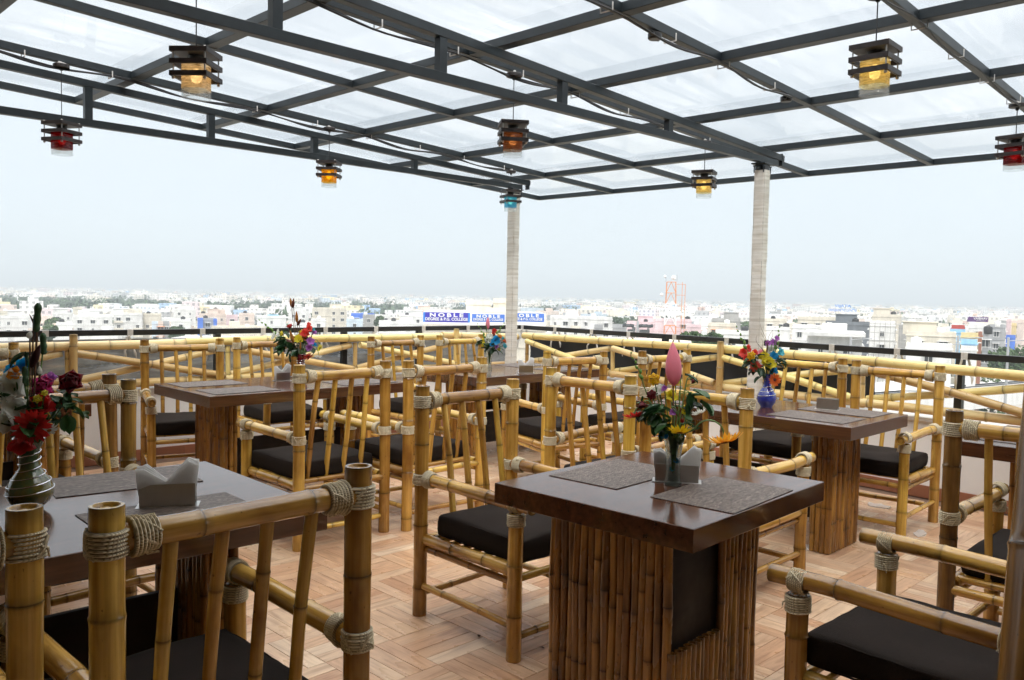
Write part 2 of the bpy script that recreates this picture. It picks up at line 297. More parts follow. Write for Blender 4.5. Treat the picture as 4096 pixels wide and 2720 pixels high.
# ------------------------------------------------------------------ mesh helpers
class MB:
    def __init__(s): s.v = []; s.f = []; s.t = []; s.m = []
    def add(s, vs, fs, tone=1.0, mi=0):
        o = len(s.v); s.v += [tuple(v) for v in vs]; s.f += [tuple(i+o for i in f) for f in fs]
        s.t += (list(tone) if hasattr(tone, '__len__') else [tone]*len(vs)); s.m += [mi]*len(fs)
    def box(s, x0, x1, y0, y1, z0, z1, M=None, tone=1.0, mi=0):
        vs = [Vector(p) for p in ((x0,y0,z0),(x1,y0,z0),(x1,y1,z0),(x0,y1,z0),(x0,y0,z1),(x1,y0,z1),(x1,y1,z1),(x0,y1,z1))]
        if M: vs = [M@v for v in vs]
        s.add(vs, [(0,3,2,1),(4,5,6,7),(0,1,5,4),(1,2,6,5),(2,3,7,6),(3,0,4,7)], tone, mi)
    def lathe(s, prof, M=None, n=16, tones=None, cap=True, mi=0, sq=None):
        vs = []; ts = []
        for k, (r, z) in enumerate(prof):
            for i in range(n):
                a = 2*pi*i/n
                if sq:   # squarish cross-section
                    q = (abs(cos(a))**sq + abs(sin(a))**sq)**(-1.0/sq); v = Vector((r*q*cos(a), r*q*sin(a), z))
                else: v = Vector((r*cos(a), r*sin(a), z))
                vs.append(M@v if M else v); ts.append(tones[k] if tones else 1.0)
        fs = []
        for k in range(len(prof)-1):
            for i in range(n):
                j = (i+1) % n; fs.append((k*n+i, k*n+j, (k+1)*n+j, (k+1)*n+i))
        if cap: fs.append(tuple(range(n))[::-1]); fs.append(tuple((len(prof)-1)*n+i for i in range(n)))
        s.add(vs, fs, ts, mi)
    def tube(s, pts, r, n=8, tone=1.0, mi=0, cap=True):
        pts = [Vector(p) for p in pts]; vs = []; fs = []
        rs = r if hasattr(r, '__len__') else [r]*len(pts)
        prev = None
        for k, p in enumerate(pts):
            d = (pts[min(k+1, len(pts)-1)] - pts[max(k-1, 0)]).normalized()
            if prev is None:
                u = d.orthogonal().normalized()
            else:
                u = prev - d*prev.dot(d)
                u = u.normalized() if u.length > 1e-6 else d.orthogonal().normalized()
            prev = u; q = d.cross(u)
            for i in range(n):
                a = 2*pi*i/n; vs.append(p + (u*cos(a)+q*sin(a))*rs[k])
        for k in range(len(pts)-1):
            for i in range(n):
                j = (i+1) % n; fs.append((k*n+i, k*n+j, (k+1)*n+j, (k+1)*n+i))
        if cap: fs.append(tuple(range(n))[::-1]); fs.append(tuple((len(pts)-1)*n+i for i in range(n)))
        s.add(vs, fs, tone, mi)
    def mesh(s, name, mats, smooth=None):
        me = bpy.data.meshes.new(name); me.from_pydata(s.v, [], s.f)
        if not isinstance(mats, (list, tuple)): mats = [mats]
        for m in mats: me.materials.append(m)
        if len(mats) > 1: me.polygons.foreach_set('material_index', s.m)
        if any(t != 1.0 for t in s.t) or any(m in (BAM_CH, BAM_RL, BAM_PN, BAM_DK, BAM_MT, ROPE, CORD) for m in mats):
            ca = me.color_attributes.new('tone', 'FLOAT_COLOR', 'POINT')
            buf = []
            for t in s.t: buf += [t, t, t, 1.0]
            ca.data.foreach_set('color', buf)
        if smooth is not None:
            me.polygons.foreach_set('use_smooth', [True]*len(me.polygons))
            try: me.set_sharp_from_angle(angle=radians(smooth))
            except Exception: pass
        me.update(); return me
def link(name, me, parent=None, M=None, label=None, kind=None):
    o = bpy.data.objects.new(name, me); COL.objects.link(o)
    if parent: o.parent = parent
    if M is not None: o.matrix_local = M
    if label: o['label'] = label
    if kind: o['kind'] = kind
    return o
def tag(o, label, cat=None, group=None, kind=None):
    o['label'] = label
    if cat: o['category'] = cat
    if group: o['group'] = group
    if kind: o['kind'] = kind
    return o
def thing(name, label, cat, loc=(0,0,0), rz=0.0, group=None):
    o = bpy.data.objects.new(name, None); COL.objects.link(o); o.location = loc; o.rotation_euler = (0, 0, rz)
    o.empty_display_size = 0.1
    return tag(o, label, cat, group)
def along(a, b):
    """matrix that puts local z from a to b"""
    a = Vector(a); d = Vector(b)-a
    return Matrix.Translation(a) @ d.to_track_quat('Z', 'Y').to_matrix().to_4x4()
def T(x, y, z): return Matrix.Translation((x, y, z))
def RZ(a): return Matrix.Rotation(a, 4, 'Z')
def children_of(o): return [c for c in COL.objects if c.parent == o]
def copy_tree(root, name, loc, rz, label, group):
    r = root.copy(); COL.objects.link(r); r.name = name; r.location = loc; r.rotation_euler = (0, 0, rz)
    r['label'] = label; r['group'] = group
    for ch in root.children:
        c = ch.copy(); COL.objects.link(c); c.parent = r
        for g in ch.children:
            d = g.copy(); COL.objects.link(d); d.parent = c
    return r
BC = {}
def bamboo(L, r, mat_, seed=0, n=14, gap=0.26, half=False):
    key = (round(L, 3), r, mat_.name, seed, half)
    if key in BC: return BC[key]
    rnd = random.Random(seed*131+int(L*1000)+int(r*9000)); prof = []; tones = []
    z = rnd.uniform(0.05, gap*0.9); nodes = []
    while z < L-0.03: nodes.append(z); z += gap*rnd.uniform(0.75, 1.2)
    zz = [(0.0, 1.0, 0.85), (0.004, 1.02, 0.9)]
    last = 0.004
    for q in nodes:
        k1 = rnd.uniform(0.6, 1.5); k2 = rnd.uniform(0.15, 0.5); k3 = 1+rnd.uniform(-.035, .03); zz += [(q-0.016, 1.0, 1.0), (q-0.006, 1+0.035*k1, 0.88), (q-0.0015, 1+0.07*k1, 0.5), (q+0.0012, 1+0.045*k1, k2), (q+0.004, 1.0, 0.62), (q+0.02, 0.985*k3, 0.92), (q+0.05, 0.99*k3, 1.0)]
    zz += [(L-0.030, 1.0, 0.95), (L-0.012, 1.0, 0.62), (L-0.004, 1.0, 0.5), (L, 0.985, 0.42)]
    zz = [a for i, a in enumerate(zz) if i == 0 or a[0] > zz[i-1][0]+0.0005 or i == len(zz)-1]
    M = MB(); vs = []; ts = []; kb = 0.08 if r > 0.028 and L < 1.2 else 0.05 if r > 0.05 else 0.22; bx, by = rnd.uniform(-1, 1)*r*kb, rnd.uniform(-1, 1)*r*kb
    ph = rnd.uniform(0, 6)
    for (z, k, t) in zz:
        ox = bx*sin(z*7/max(L, 0.4)+ph); oy = by*sin(z*5/max(L, 0.4)+ph*1.7)
        ox -= bx*sin(ph); oy -= by*sin(ph*1.7)
        for i in range(n):
            a = 2*pi*i/n; vs.append((ox+r*k*cos(a), oy+r*k*sin(a), z)); ts.append(t)
    # hollow cut ends: rim then recess
    def endcap(zc, zi, ox, oy):
        for (rr, z2, t) in ((0.78, zc, 1.05), (0.66, zi, 0.55), (0.3, zi, 0.9), (0.06, zi+ (zc-zi)*0.4, 1.1)):
            for i in range(n):
                a = 2*pi*i/n; vs.append((ox+r*rr*cos(a), oy+r*rr*sin(a), z2)); ts.append(t)
    K = len(zz); endcap(L, L-0.006, ox, oy); endcap(0.0, 0.006, 0, 0)
    fs = []
    for k in range(K-1+4):
        for i in range(n):
            j = (i+1) % n; fs.append((k*n+i, k*n+j, (k+1)*n+j, (k+1)*n+i))
    fs.append(tuple((K+3)*n+i for i in range(n)))
    s0 = K+4
    for i in range(n):
        j = (i+1) % n; fs.append((j, i, s0*n+i, s0*n+j))
        for q in range(3): fs.append(((s0+q)*n+j, (s0+q)*n+i, (s0+q+1)*n+i, (s0+q+1)*n+j))
    fs.append(tuple((s0+3)*n+i for i in range(n))[::-1])
    M.add(vs, fs, ts); me = M.mesh('bamboo_pole', mat_, smooth=40); BC[key] = me; return me
RC = {}
def lashing(r, width, coils, seed=0, cone=0.0, n=18):
    key = (r, width, coils, seed, cone)
    if key in RC: return RC[key]
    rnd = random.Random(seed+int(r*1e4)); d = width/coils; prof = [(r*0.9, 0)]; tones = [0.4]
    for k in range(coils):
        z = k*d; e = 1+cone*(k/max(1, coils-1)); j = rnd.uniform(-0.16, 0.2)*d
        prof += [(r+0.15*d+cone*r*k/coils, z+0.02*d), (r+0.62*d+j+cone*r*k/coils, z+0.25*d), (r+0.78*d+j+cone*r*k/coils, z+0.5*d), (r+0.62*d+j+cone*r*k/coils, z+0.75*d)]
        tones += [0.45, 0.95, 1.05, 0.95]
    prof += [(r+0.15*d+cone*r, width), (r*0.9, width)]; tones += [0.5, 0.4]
    M = MB(); tl = rnd.uniform(-0.06, 0.06)
    M.lathe(prof, Matrix.Shear('XY', 4, (0, 0)) @ Matrix.Rotation(tl, 4, 'X'), n, tones, cap=False)
    # knot where the rope ends
    a = rnd.uniform(0, 6); M.tube([(r*1.05*cos(a), r*1.05*sin(a), width*0.1), (r*1.22*cos(a+.3), r*1.22*sin(a+.3), width*0.35), (r*1.2*cos(a+.7), r*1.2*sin(a+.7), width*0.8)], d*0.45, 6)
    for q in range(2):
        a = rnd.uniform(0, 6); sw = rnd.choice((-1, 1))*rnd.uniform(.7, 1.5); M.tube([(r*1.13*cos(a+sw*u/5), r*1.13*sin(a+sw*u/5), width*(0.02+0.96*u/5)) for u in range(6)], d*0.42, 6)
    a = rnd.uniform(0, 6); e = rnd.uniform(.010, .024); M.tube([(r*1.1*cos(a), r*1.1*sin(a), width*.5), (r*1.32*cos(a+.2), r*1.32*sin(a+.2), width*.4), (r*1.35*cos(a+.3), r*1.35*sin(a+.3), width*.4-e)], [d*.45, d*.42, d*.28], 6)
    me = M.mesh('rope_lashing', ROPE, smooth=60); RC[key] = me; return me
def rounded_box(sx, sy, sz, rad, seg=3, puff=0.0, seed=0, mats=None, name='cushion', wr=0.0):
    """soft box: superellipsoid-like grid"""
    n = 14; M = MB(); rnd = random.Random(seed); idx = {}
    vs = []; fs = []
    def pt(u, v, w):
        p = Vector((u*sx/2, v*sy/2, w*sz/2)); q = Vector((max(-sx/2+rad, min(sx/2-rad, p.x)), max(-sy/2+rad, min(sy/2-rad, p.y)), max(-sz/2+rad, min(sz/2-rad, p.z))))
        dd = p-q
        if dd.length > 1e-9: p = q + dd.normalized()*rad
        if puff and w > 0.99: p.z += puff*(1-u*u)*(1-v*v)
        if puff and abs(w) < 0.99:
            p.x *= 1+0.02*(1-w*w); p.y *= 1+0.02*(1-w*w)
        if wr: p += Vector(noise.noise_vector(p*7+Vector((seed*3.1, 0, 0))))*wr
        return p
    def grid(f, nu, nv):
        o = len(vs)
        for i in range(nu+1):
            for j in range(nv+1): vs.append(f(-1+2*i/nu, -1+2*j/nv))
        for i in range(nu):
            for j in range(nv):
                a = o+i*(nv+1)+j; fs.append((a, a+nv+1, a+nv+2, a+1))
    def ss(t): return math.copysign(1-(1-abs(t))**1.8, t)
    grid(lambda u, v: pt(ss(u), ss(v), 1), n, n); grid(lambda u, v: pt(ss(v), ss(u), -1), n, n)
    grid(lambda u, v: pt(ss(v), -1, ss(u)), 5, n) ; grid(lambda u, v: pt(ss(u), 1, ss(v)), n, 5)
    grid(lambda u, v: pt(1, ss(v), ss(u)), 5, n); grid(lambda u, v: pt(-1, ss(u), ss(v)), n, 5)
    # orient faces outward
    ff = []
    for f in fs:
        a, b_, c = vs[f[0]], vs[f[1]], vs[f[2]]; nrm = (b_-a).cross(c-b_); cen = (a+vs[f[2]])/2
        ff.append(f if nrm.dot(cen) > 0 else f[::-1])
    M.add(vs, ff); return M.mesh(name, mats or CUSH, smooth=180)
def bevel_box(x, y, z, bv=0.003):
    """box with a small chamfer all round (centred in x,y; z from 0 to z)"""
    M = MB(); vs = []
    for (k, zz) in ((bv, 0), (0, bv), (0, z-bv), (bv, z)):
        hx, hy = x/2-k, y/2-k
        vs += [(-hx, -hy, zz), (hx, -hy, zz), (hx, hy, zz), (-hx, hy, zz)]
    fs = [(3, 2, 1, 0), (12, 13, 14, 15)]
    for k in range(3):
        for i in range(4):
            j = (i+1) % 4; fs.append((k*4+i, k*4+j, (k+1)*4+j, (k+1)*4+i))
    M.add(vs, fs); return M

# ------------------------------------------------------------------ floor of the terrace
LW = (Vector((1.68, 6.99, 0)), Vector((6.74, 6.62, 0)))     # line of the left railing
RW = (Vector((6.74, 6.62, 0)), Vector((6.34, 1.53, 0)))     # line of the right railing
lwd = (LW[1]-LW[0]).normalized(); rwd = (RW[1]-RW[0]).normalized()
L0 = LW[0]-lwd*6.5; CORN = LW[1].copy(); R1 = RW[1]+rwd*6.0
M = MB(); M.add([(-4.8, -4.6, -0.006), (R1.x+0.1, -4.6, -0.006), (CORN.x+0.12, CORN.y+0.12, -0.006), (-4.8, 7.6, -0.006), (-4.8, -4.6, -0.3), (R1.x+0.1, -4.6, -0.3), (CORN.x+0.12, CORN.y+0.12, -0.3), (-4.8, 7.6, -0.3)],
      [(0, 1, 2, 3), (7, 6, 5, 4), (0, 4, 5, 1), (1, 5, 6, 2), (2, 6, 7, 3), (3, 7, 4, 0)])
floor = link('floor', M.mesh('floor', GROUT)); floor['kind'] = 'structure'; floor['label'] = 'wood-look strip tiles laid in a basket pattern'
def strip_mesh(ax):
    M = bevel_box(0.2980 if ax == 0 else 0.0732, 0.0732 if ax == 0 else 0.2980, 0.006, 0.0006)
    return M.mesh('floor_strip', STX if ax == 0 else STY)
SM = (strip_mesh(0), strip_mesh(1))
cells = []
for i in range(-14, 18):
    for j in range(-14, 18):
        ax = (i+j) % 2; x0 = 2.003+0.3*i; y0 = 2.364+0.3*j
        for k in range(4):
            if ax == 0: c = (x0+0.15, y0+0.0375+0.075*k)
            else: c = (x0+0.0375+0.075*k, y0+0.15)
            if c[1] > 6.95 - 0.073*(c[0]-1.68) - 0.22 or c[0] > 6.34+0.079*(c[1]-1.53)-0.22 or c[0] < -4 or c[1] < -4: continue
            cells.append((c, ax))
def strip_score(c):   # strips seen largest and unobstructed first
    v = Vector((c[0][0], c[0][1], -EYE)); dpt = v.dot(FWD)
    if dpt < 0.8: return 99
    sx = 2048+F_PX*v.dot(RIGHT)/dpt; sy = 1360-F_PX*v.dot(UP)/dpt
    if not (-60 < sx < 4156 and sy < 2780): return 50+dpt
    return dpt
cells.sort(key=strip_score); big = {0: MB(), 1: MB()}
rf = random.Random(3)
for q, ((cx, cy), ax) in enumerate(cells):
    dz = rf.uniform(-0.0005, 0.0003)
    if q < 300: link('floor_strip', SM[ax], floor, T(cx, cy, -0.006+dz))
    else:
        hx, hy = (0.1493, 0.0369) if ax == 0 else (0.0369, 0.1493); tn = rf.random()
        M = big[ax]; M.add([(cx-hx, cy-hy, dz), (cx+hx, cy-hy, dz), (cx+hx, cy+hy, dz), (cx-hx, cy+hy, dz), (cx-hx, cy-hy, -.0055), (cx+hx, cy-hy, -.0055), (cx+hx, cy+hy, -.0055), (cx-hx, cy+hy, -.0055)],
                           [(0, 1, 2, 3), (0, 4, 5, 1), (1, 5, 6, 2), (2, 6, 7, 3), (3, 7, 4, 0)], tn)
for ax in (0, 1):
    o = link('floor_strips', big[ax].mesh('floor_strips', STX if ax == 0 else STY), floor, kind='stuff')

# ------------------------------------------------------------------ parapet walls + skirting
def wall_run(a, b, th, h, name, label, inward):
    d = (b-a); L = d.length; rz = atan2(d.y, d.x)
    t = thing(name, label, 'wall', a, rz)
    M = bevel_box(L, th, h-0.03, 0.004); link('wall_body', M.mesh('wall_body', WHITEW), t, T(L/2, 0, 0))
    M = bevel_box(L, th+0.05, 0.03, 0.004); link('coping', M.mesh('coping', WHITEW), t, T(L/2, 0, h-0.03))
    M = bevel_box(0.298, 0.012, 0.09, 0.001); sk = M.mesh('skirting_tile', SKIRT)
    for k in range(int(L/0.3)): link('skirting_tile', sk, t, T(0.15+0.3*k, inward*(th/2+0.007), 0.001))
    return t
nl = Vector((lwd.y, -lwd.x, 0)); nr = Vector((rwd.y, -rwd.x, 0))   # nl points to -y (inside); nr: inside is -x
if nr.x > 0: nr = -nr
if nl.y > 0: nl = -nl
wall_run(L0, CORN-lwd*0.08, 0.16, 0.58, 'parapet_wall', 'low white parapet wall along the left side of the terrace', -1)
wall_run(CORN+rwd*0.09, R1, 0.16, 0.58, 'parapet_wall', 'low white parapet wall along the right side of the terrace', -1)

# black steel railing above the parapet, with white ties
def beam(t, name, a, b, w, h, m=BLACK):
    a = Vector(a); b = Vector(b); d = b-a; L = d.length
    M = bevel_box(L, w, h, 0.002)
    X = d.normalized(); Y = Vector((0, 0, 1)).cross(X).normalized(); Z = X.cross(Y)
    Mx = Matrix(((X.x, Y.x, Z.x, 0), (X.y, Y.y, Z.y, 0), (X.z, Y.z, Z.z, 0), (0, 0, 0, 1)))
    return link(name, M.mesh(name, m), t, Matrix.Translation((a+b)/2) @ Mx @ T(0, 0, -h/2))
def tie_mesh(seed):
    rnd = random.Random(seed); M = MB()
    M.box(-0.022, 0.022, -0.024, 0.024, -0.024, 0.026)
    # hanging ends of the cloth strip
    for s in (-1, 1):
        pts = []; x = s*0.006; z = -0.02
        for k in range(7):
            pts.append((x+rnd.uniform(-.01, .01), 0.028*s+0.01*sin(k), z)); x += s*rnd.uniform(0, 0.014); z -= rnd.uniform(0.02, 0.05)
        M.tube(pts, [0.008, 0.010, 0.007, 0.009, 0.008, 0.010, 0.004], 6)
    return M.mesh('cloth_tie', TIE, smooth=60)
TM = [tie_mesh(k) for k in range(4)]
def railing(label, a, b, tie_t, post_t, name='steel_railing'):
    d = (b-a).normalized(); t = thing(name, label, 'railing', a, 0)
    A = Vector((0, 0, 1.03)); B = A+(b-a)
    beam(t, 'top_rail', A, B, 0.045, 0.045)
    for q in post_t:
        link('post', bevel_box(0.05, 0.05, 0.425, 0.002).mesh('post', BLACK), t, Matrix.Translation(d*q+Vector((0, 0, 0.582))) @ RZ(atan2(d.y, d.x)))
    for k, q in enumerate(tie_t):
        link('cloth_tie', TM[k % 4], t, Matrix.Translation(d*q+Vector((0, 0, 1.03))) @ RZ(atan2(d.y, d.x)))
    return t
def tl(pts, a): return [(Vector((p[0], p[1], 0))-a).length for p in pts]
railing('black steel railing with white cloth ties along the left parapet', L0, CORN-lwd*0.03, tl([(1.4, 7.01), (1.972, 6.969), (2.576, 6.924), (3.155, 6.882), (3.692, 6.843), (4.304, 6.798), (4.85, 6.758), (5.411, 6.717), (5.984, 6.675)], L0),
        tl([(1.9, 6.97), (3.286, 6.873), (4.508, 6.783), (5.367, 6.72)], L0))
railing('black steel railing with white cloth ties along the right parapet', CORN, R1, tl([(6.738, 6.56), (6.694, 6.03), (6.651, 5.486), (6.612, 4.986), (6.568, 4.425), (6.522, 3.852), (6.484, 3.366), (6.446, 2.875), (6.405, 2.362), (6.369, 1.893), (6.33, 1.38)], CORN),
        tl([(6.577, 4.547), (6.472, 3.215), (6.371, 1.924), (6.26, 0.5)], CORN))
# sheets hung under the rail outside
def sheet(a, b, z0, z1, mat_, label, amp, seed, off, name, cat):
    d = b-a; L = d.length; nx = int(L/0.05); nzz = 10; M = MB(); vs = []; fs = []; nn = Vector((-d.normalized().y, d.normalized().x, 0))
    for th in (0, 1):
        for i in range(nx+1):
            for j in range(nzz+1):
                p = d*(i/nx); z = z0+(z1-z0)*j/nzz
                wv_ = amp*noise.noise(Vector((i*0.05*1.7+seed, j*0.23, seed)))
                vs.append(p+nn*(off+wv_+th*0.002)+Vector((0, 0, z)))
    K = (nx+1)*(nzz+1)
    for i in range(nx):
        for j in range(nzz):
            q = i*(nzz+1)+j; fs.append((q, q+nzz+1, q+nzz+2, q+1)); q += K; fs.append((q+1, q+nzz+2, q+nzz+1, q))
    for i in range(nx):
        q = i*(nzz+1)+nzz; fs.append((q, q+nzz+1, q+nzz+1+K, q+K))
    M.add(vs, fs); o = link(name, M.mesh(name, mat_, smooth=80)); o.location = a; return tag(o, label, cat)
sheet(L0, CORN-lwd*0.1, 0.60, 0.975, PLAST, 'crumpled grey clear plastic wind sheet hung behind the left bamboo fence', 0.05, 1.3, 0.07, 'plastic_sheet', 'plastic sheet')
sheet(CORN+rwd*0.1, Vector((6.421, 2.56, 0)), 0.60, 0.93, CLOTH_BK, 'black sheet hung behind the right bamboo fence', 0.02, 4.3, 0.06, 'black_sheet', 'sheet')

# bamboo fences in front of the railings
def pole(t, a, b, r, m, seed, name='pole', gap=0.34):
    L = (Vector(b)-Vector(a)).length; return link(name, bamboo(round(L, 2), r, m, seed, gap=gap), t, along(a, b))
def fence(label, a, b, ups, inward, tall):
    t = thing('bamboo_fence', label, 'fence', a, 0); d = (b-a).normalized(); L = (b-a).length; Zv = Vector((0, 0, 1))
    P_ = lambda q, z, o=0.0: d*q + Zv*z + inward*o
    q = 0; k = 0
    while q < L-0.05:
        l2 = min(q+2.6, L); pole(t, P_(q, 0.945+0.02*sin(k*2.1)), P_(l2, 0.945+0.02*sin((k+1)*2.1)), 0.036, BAM_RL, k, 'top_rail', 0.42)
        pole(t, P_(q, 0.632), P_(l2, 0.632), 0.034, BAM_RL, k+5, 'bottom_rail', 0.42); q = l2; k += 1
    for i in range(len(ups)-1):
        u, v = ups[i], ups[i+1]
        pole(t, P_(u+0.03, 0.89, 0.035), P_(v-0.04, 0.665, 0.035), 0.030, BAM_RL, i+11, 'brace', 0.36)
        pole(t, P_(u+0.03, 0.665, -0.02), P_(v-0.04, 0.885, -0.02), 0.029, BAM_RL, i+21, 'brace', 0.36)
    for i, u in enumerate(ups): pole(t, P_(u, 0.60), P_(u, 0.91), 0.020, BAM_RL, i+31, 'upright', 0.2)
    for i, u in enumerate(tall): pole(t, P_(u, 0.58, 0.05), P_(u, 1.03, 0.05), 0.029, BAM_RL, i+41, 'tall_upright', 0.3)
    return t
fa, fb = L0+nl*0.12, CORN+nl*0.12-lwd*0.14
ups = [0.7+1.2*k for k in range(4)]
fence('bamboo fence of crossed poles along the left parapet', fa, fb, [4.45+1.235*k-1.235*3 for k in range(9)][:], nl, [3.1, 6.95+0.0, 10.55])
fa2, fb2 = CORN+nr*0.12+rwd*0.20, R1+nr*0.12
f2 = fence('bamboo fence of crossed poles along the right parapet', fa2, fb2, [0.06+1.27*k for k in range(6)]+[7.6, 8.9], nr, [2.62, 5.6])

# ------------------------------------------------------------------ building behind the camera that shades the near end
M = MB()
M.box(-4.9, 1.18, -1.6, 7.6, 2.93, 3.25); M.box(1.18, 6.6, -1.6, -0.10, 2.99, 3.25); o = link('ceiling_slab', M.mesh('ceiling_slab', CREAM)); o['kind'] = 'structure'; o['label'] = 'solid slab roof at the building end, with an unseen strip added for shade'  # second box is an unseen strip, added to shade the near deck
M = MB(); M.box(-5.1, -4.9, -4.7, 7.6, 0, 3.25); M.box(-4.9, 7.0, -4.9, -4.7, 0, 3.25)
o = link('building_wall', M.mesh('building_wall', CREAM)); tag(o, 'cream wall of the building behind the terrace', 'wall')
M = MB(); M.box(-4.9, 7.0, -4.7, -1.6, 2.93, 3.25); o = link('ceiling_slab', M.mesh('ceiling_slab', CREAM)); o['kind'] = 'structure'; o['label'] = 'solid slab roof at the building side of the terrace'

# ------------------------------------------------------------------ pergola roof
def zr(x, off=0.0): return 2.901-0.0488*x+off
roof = thing('pergola_roof', 'dark grey steel pergola roof with clear sheets over the terrace', 'roof', (0, 0, 0))
PX = [1.28, 2.30, 3.33, 4.24, 5.35, 6.50, 7.63]; QY = [7.20, 6.05, 4.90, 3.72, 2.61, 1.55, 0.45, -0.65, -1.55]
for i, x in enumerate(PX):
    beam(roof, 'cross_beam', (x, -1.6, zr(x, 0.065)), (x, 7.225, zr(x, 0.065)), 0.075 if 0 < i < 6 else 0.05, 0.05, STEEL)
for j, y in enumerate(QY):
    beam(roof, 'purlin', (1.20, y, zr(1.20, 0.062)), (7.60, y, zr(7.60, 0.062)), 0.045, 0.05, STEEL)
def truss(y, sx, top_end, bot_end):
    beam(roof, 'top_chord', (1.20, y, zr(1.20)), (top_end, y, zr(top_end)), 0.05, 0.050, STEEL)
    beam(roof, 'bottom_chord', (1.20, y, 2.53), (bot_end, y, 2.53), 0.05, 0.050, STEEL)
    for x in sx:
        h = zr(x)-2.53-0.050
        if h > 0.01:
            link('strut', bevel_box(0.05, 0.045, h, 0.002).mesh('strut', STEEL), roof, T(x, y, 2.555))
truss(6.30, (2.07, 2.96, 3.875, 4.95), 6.50, 6.38)
truss(3.46, (1.3, 1.925, 2.885, 3.845, 4.966), 6.62, 6.52)
for i in range(len(PX)-1):
    for j in range(len(QY)-1):
        x0, x1 = PX[i]-0.015, PX[i+1]+0.005+(0.0); y1, y0 = QY[j]+0.0, QY[j+1]+0.004
        if i > 0: x0 -= 0.14       # each sheet laps over the next beam
        M = MB(); zA, zB = zr(x0, 0.098+0.004*(i % 2)), zr(x1, 0.098+0.004*(i % 2)); tk = 0.003
        M.add([(x0, y0, zA), (x1, y0, zB), (x1, y1, zB), (x0, y1, zA), (x0, y0, zA+tk), (x1, y0, zB+tk), (x1, y1, zB+tk), (x0, y1, zA+tk)], [(0, 3, 2, 1), (4, 5, 6, 7), (0, 1, 5, 4), (1, 2, 6, 5), (2, 3, 7, 6), (3, 0, 4, 7)])
        link('roof_sheet', M.mesh('roof_sheet', RGLASS), roof)
# small weld plates at truss ends
for (x, y) in ((6.45, 6.30), (6.55, 3.46)):
    link('end_cap', bevel_box(0.008, 0.056, 0.10, 0.002).mesh('end_cap', STEEL), roof, T(x+0.03, y, 2.515))

# columns wrapped in cord
def column(x, y, ztop, label):
    t = thing('column', label, 'column', (x, y, 0), radians(4)); z1 = ztop-0.055
    link('steel_post', bevel_box(0.086, 0.086, ztop-0.012, 0.004).mesh('steel_post', BLACK), t)
    M = MB(); rnd = random.Random(int(y*10)); prof = []; tones = []; z = 0.005; d = 0.0095
    off = 0.0
    while z < z1-d:
        if rnd.random() < 0.06: off = rnd.uniform(-0.0016, 0.0022)
        j = off+rnd.uniform(-0.0009, 0.0012)
        prof += [(0.047+j*0.4, z), (0.0515+j, z+d*0.3), (0.0515+j, z+d*0.7)]; s = rnd.uniform(0.92, 1.03); tones += [0.8*s, s, s]; z += d  # lower tone in the grooves paints in the occlusion between cord turns
    M.lathe(prof, None, 20, tones, True, 0, sq=7)
    link('cord_wrap', M.mesh('cord_wrap', CORD, smooth=50), t)
    link('top_plate', bevel_box(0.17, 0.12, 0.012, 0.002).mesh('top_plate', STEEL), t, T(0, 0, ztop-0.013))
    for (bx, by) in ((-0.065, -0.04), (0.065, -0.04), (-0.065, 0.04), (0.065, 0.04)):
        M = MB(); M.lathe([(0.005, -0.05), (0.005, 0.0), (0.011, 0.0), (0.011, 0.009)], None, 6); link('bolt', M.mesh('bolt', STEEL), t, T(bx, by, ztop-0.030))
    M = MB(); M.box(-0.10, -0.045, -0.012, 0.012, -0.03, -0.012); link('clamp', M.mesh('clamp', STEEL), t, T(0, 0, ztop-0.02))
column(6.28, 6.30, 2.502, 'white cord-wrapped column at the far corner, beside the college sign')
column(6.30, 3.46, 2.502, 'white cord-wrapped column at the right, behind the blue vase')

# cables and junction boxes
def cable_line(y, x0, x1, label, drops, boxes=()):
    t = thing('electric_cable', label, 'cable', (x0, y, zr(x0)), 0); M = MB()
    for k in range(3):
        pts = []; x = x0; i = 0
        while x < x1:
            s = 0.5-0.5*cos((x-x0)*2*pi/0.96); pts.append((x-x0, -0.028-0.008*k, zr(x)-zr(x0)+0.026-0.030*s-0.006*k+0.004*sin(x*9+k))); x += 0.08
        M.tube(pts, 0.0052, 6)
    link('cable_run', M.mesh('cable_run', CABLE, smooth=60), t)
    x = x0+0.35; cm = None
    M2 = MB(); M2.box(-0.0035, 0.0035, -0.05, 0.026, -0.001, 0.003); M2.box(-0.0035, 0.0035, -0.05, -0.047, -0.001, 0.04); M2.box(-.003, .003, 0.024, 0.027, -0.001, 0.04); cm = M2.mesh('zip_tie', TIE)
    while x < x1:
        link('zip_tie', cm, t, T(x-x0, 0, zr(x)-zr(x0)+0.012)); x += 0.53
    return t
cable_line(6.05, 1.25, 6.05, 'black electric cable tied under the beam that holds the red and gold lanterns', ())
cable_line(3.72, 1.25, 6.05, 'black electric cable tied under the beam that holds the amber and brown lanterns', ())
cable_line(2.61, 1.25, 5.09, 'black electric cable with two black junction boxes tied under the fourth beam', ())
cable_line(1.55, 1.25, 6.05, 'black electric cable tied under the beam above the yellow lantern at right', ())
def jbox(x, y, label):
    t = thing('junction_box', label, 'junction box', (x, y, zr(x, -0.005)), radians(20))
    M = MB(); M.lathe([(0.03, 0), (0.036, 0.006), (0.036, 0.03), (0.028, 0.034)], None, 16); link('box_body', M.mesh('box_body', BLACK, smooth=40), t)
    for a in (0, pi):
        M = MB(); M.tube([(0.03*cos(a), 0, 0.018), (0.062*cos(a), 0, 0.018)], 0.0115, 10); link('cable_gland', M.mesh('cable_gland', BLACK, smooth=40), t)
jbox(4.02-0.42, 2.61, 'black junction box under the fourth beam, nearer the camera'); jbox(5.02, 2.61, 'black junction box under the fourth beam, farther toward the roof edge')

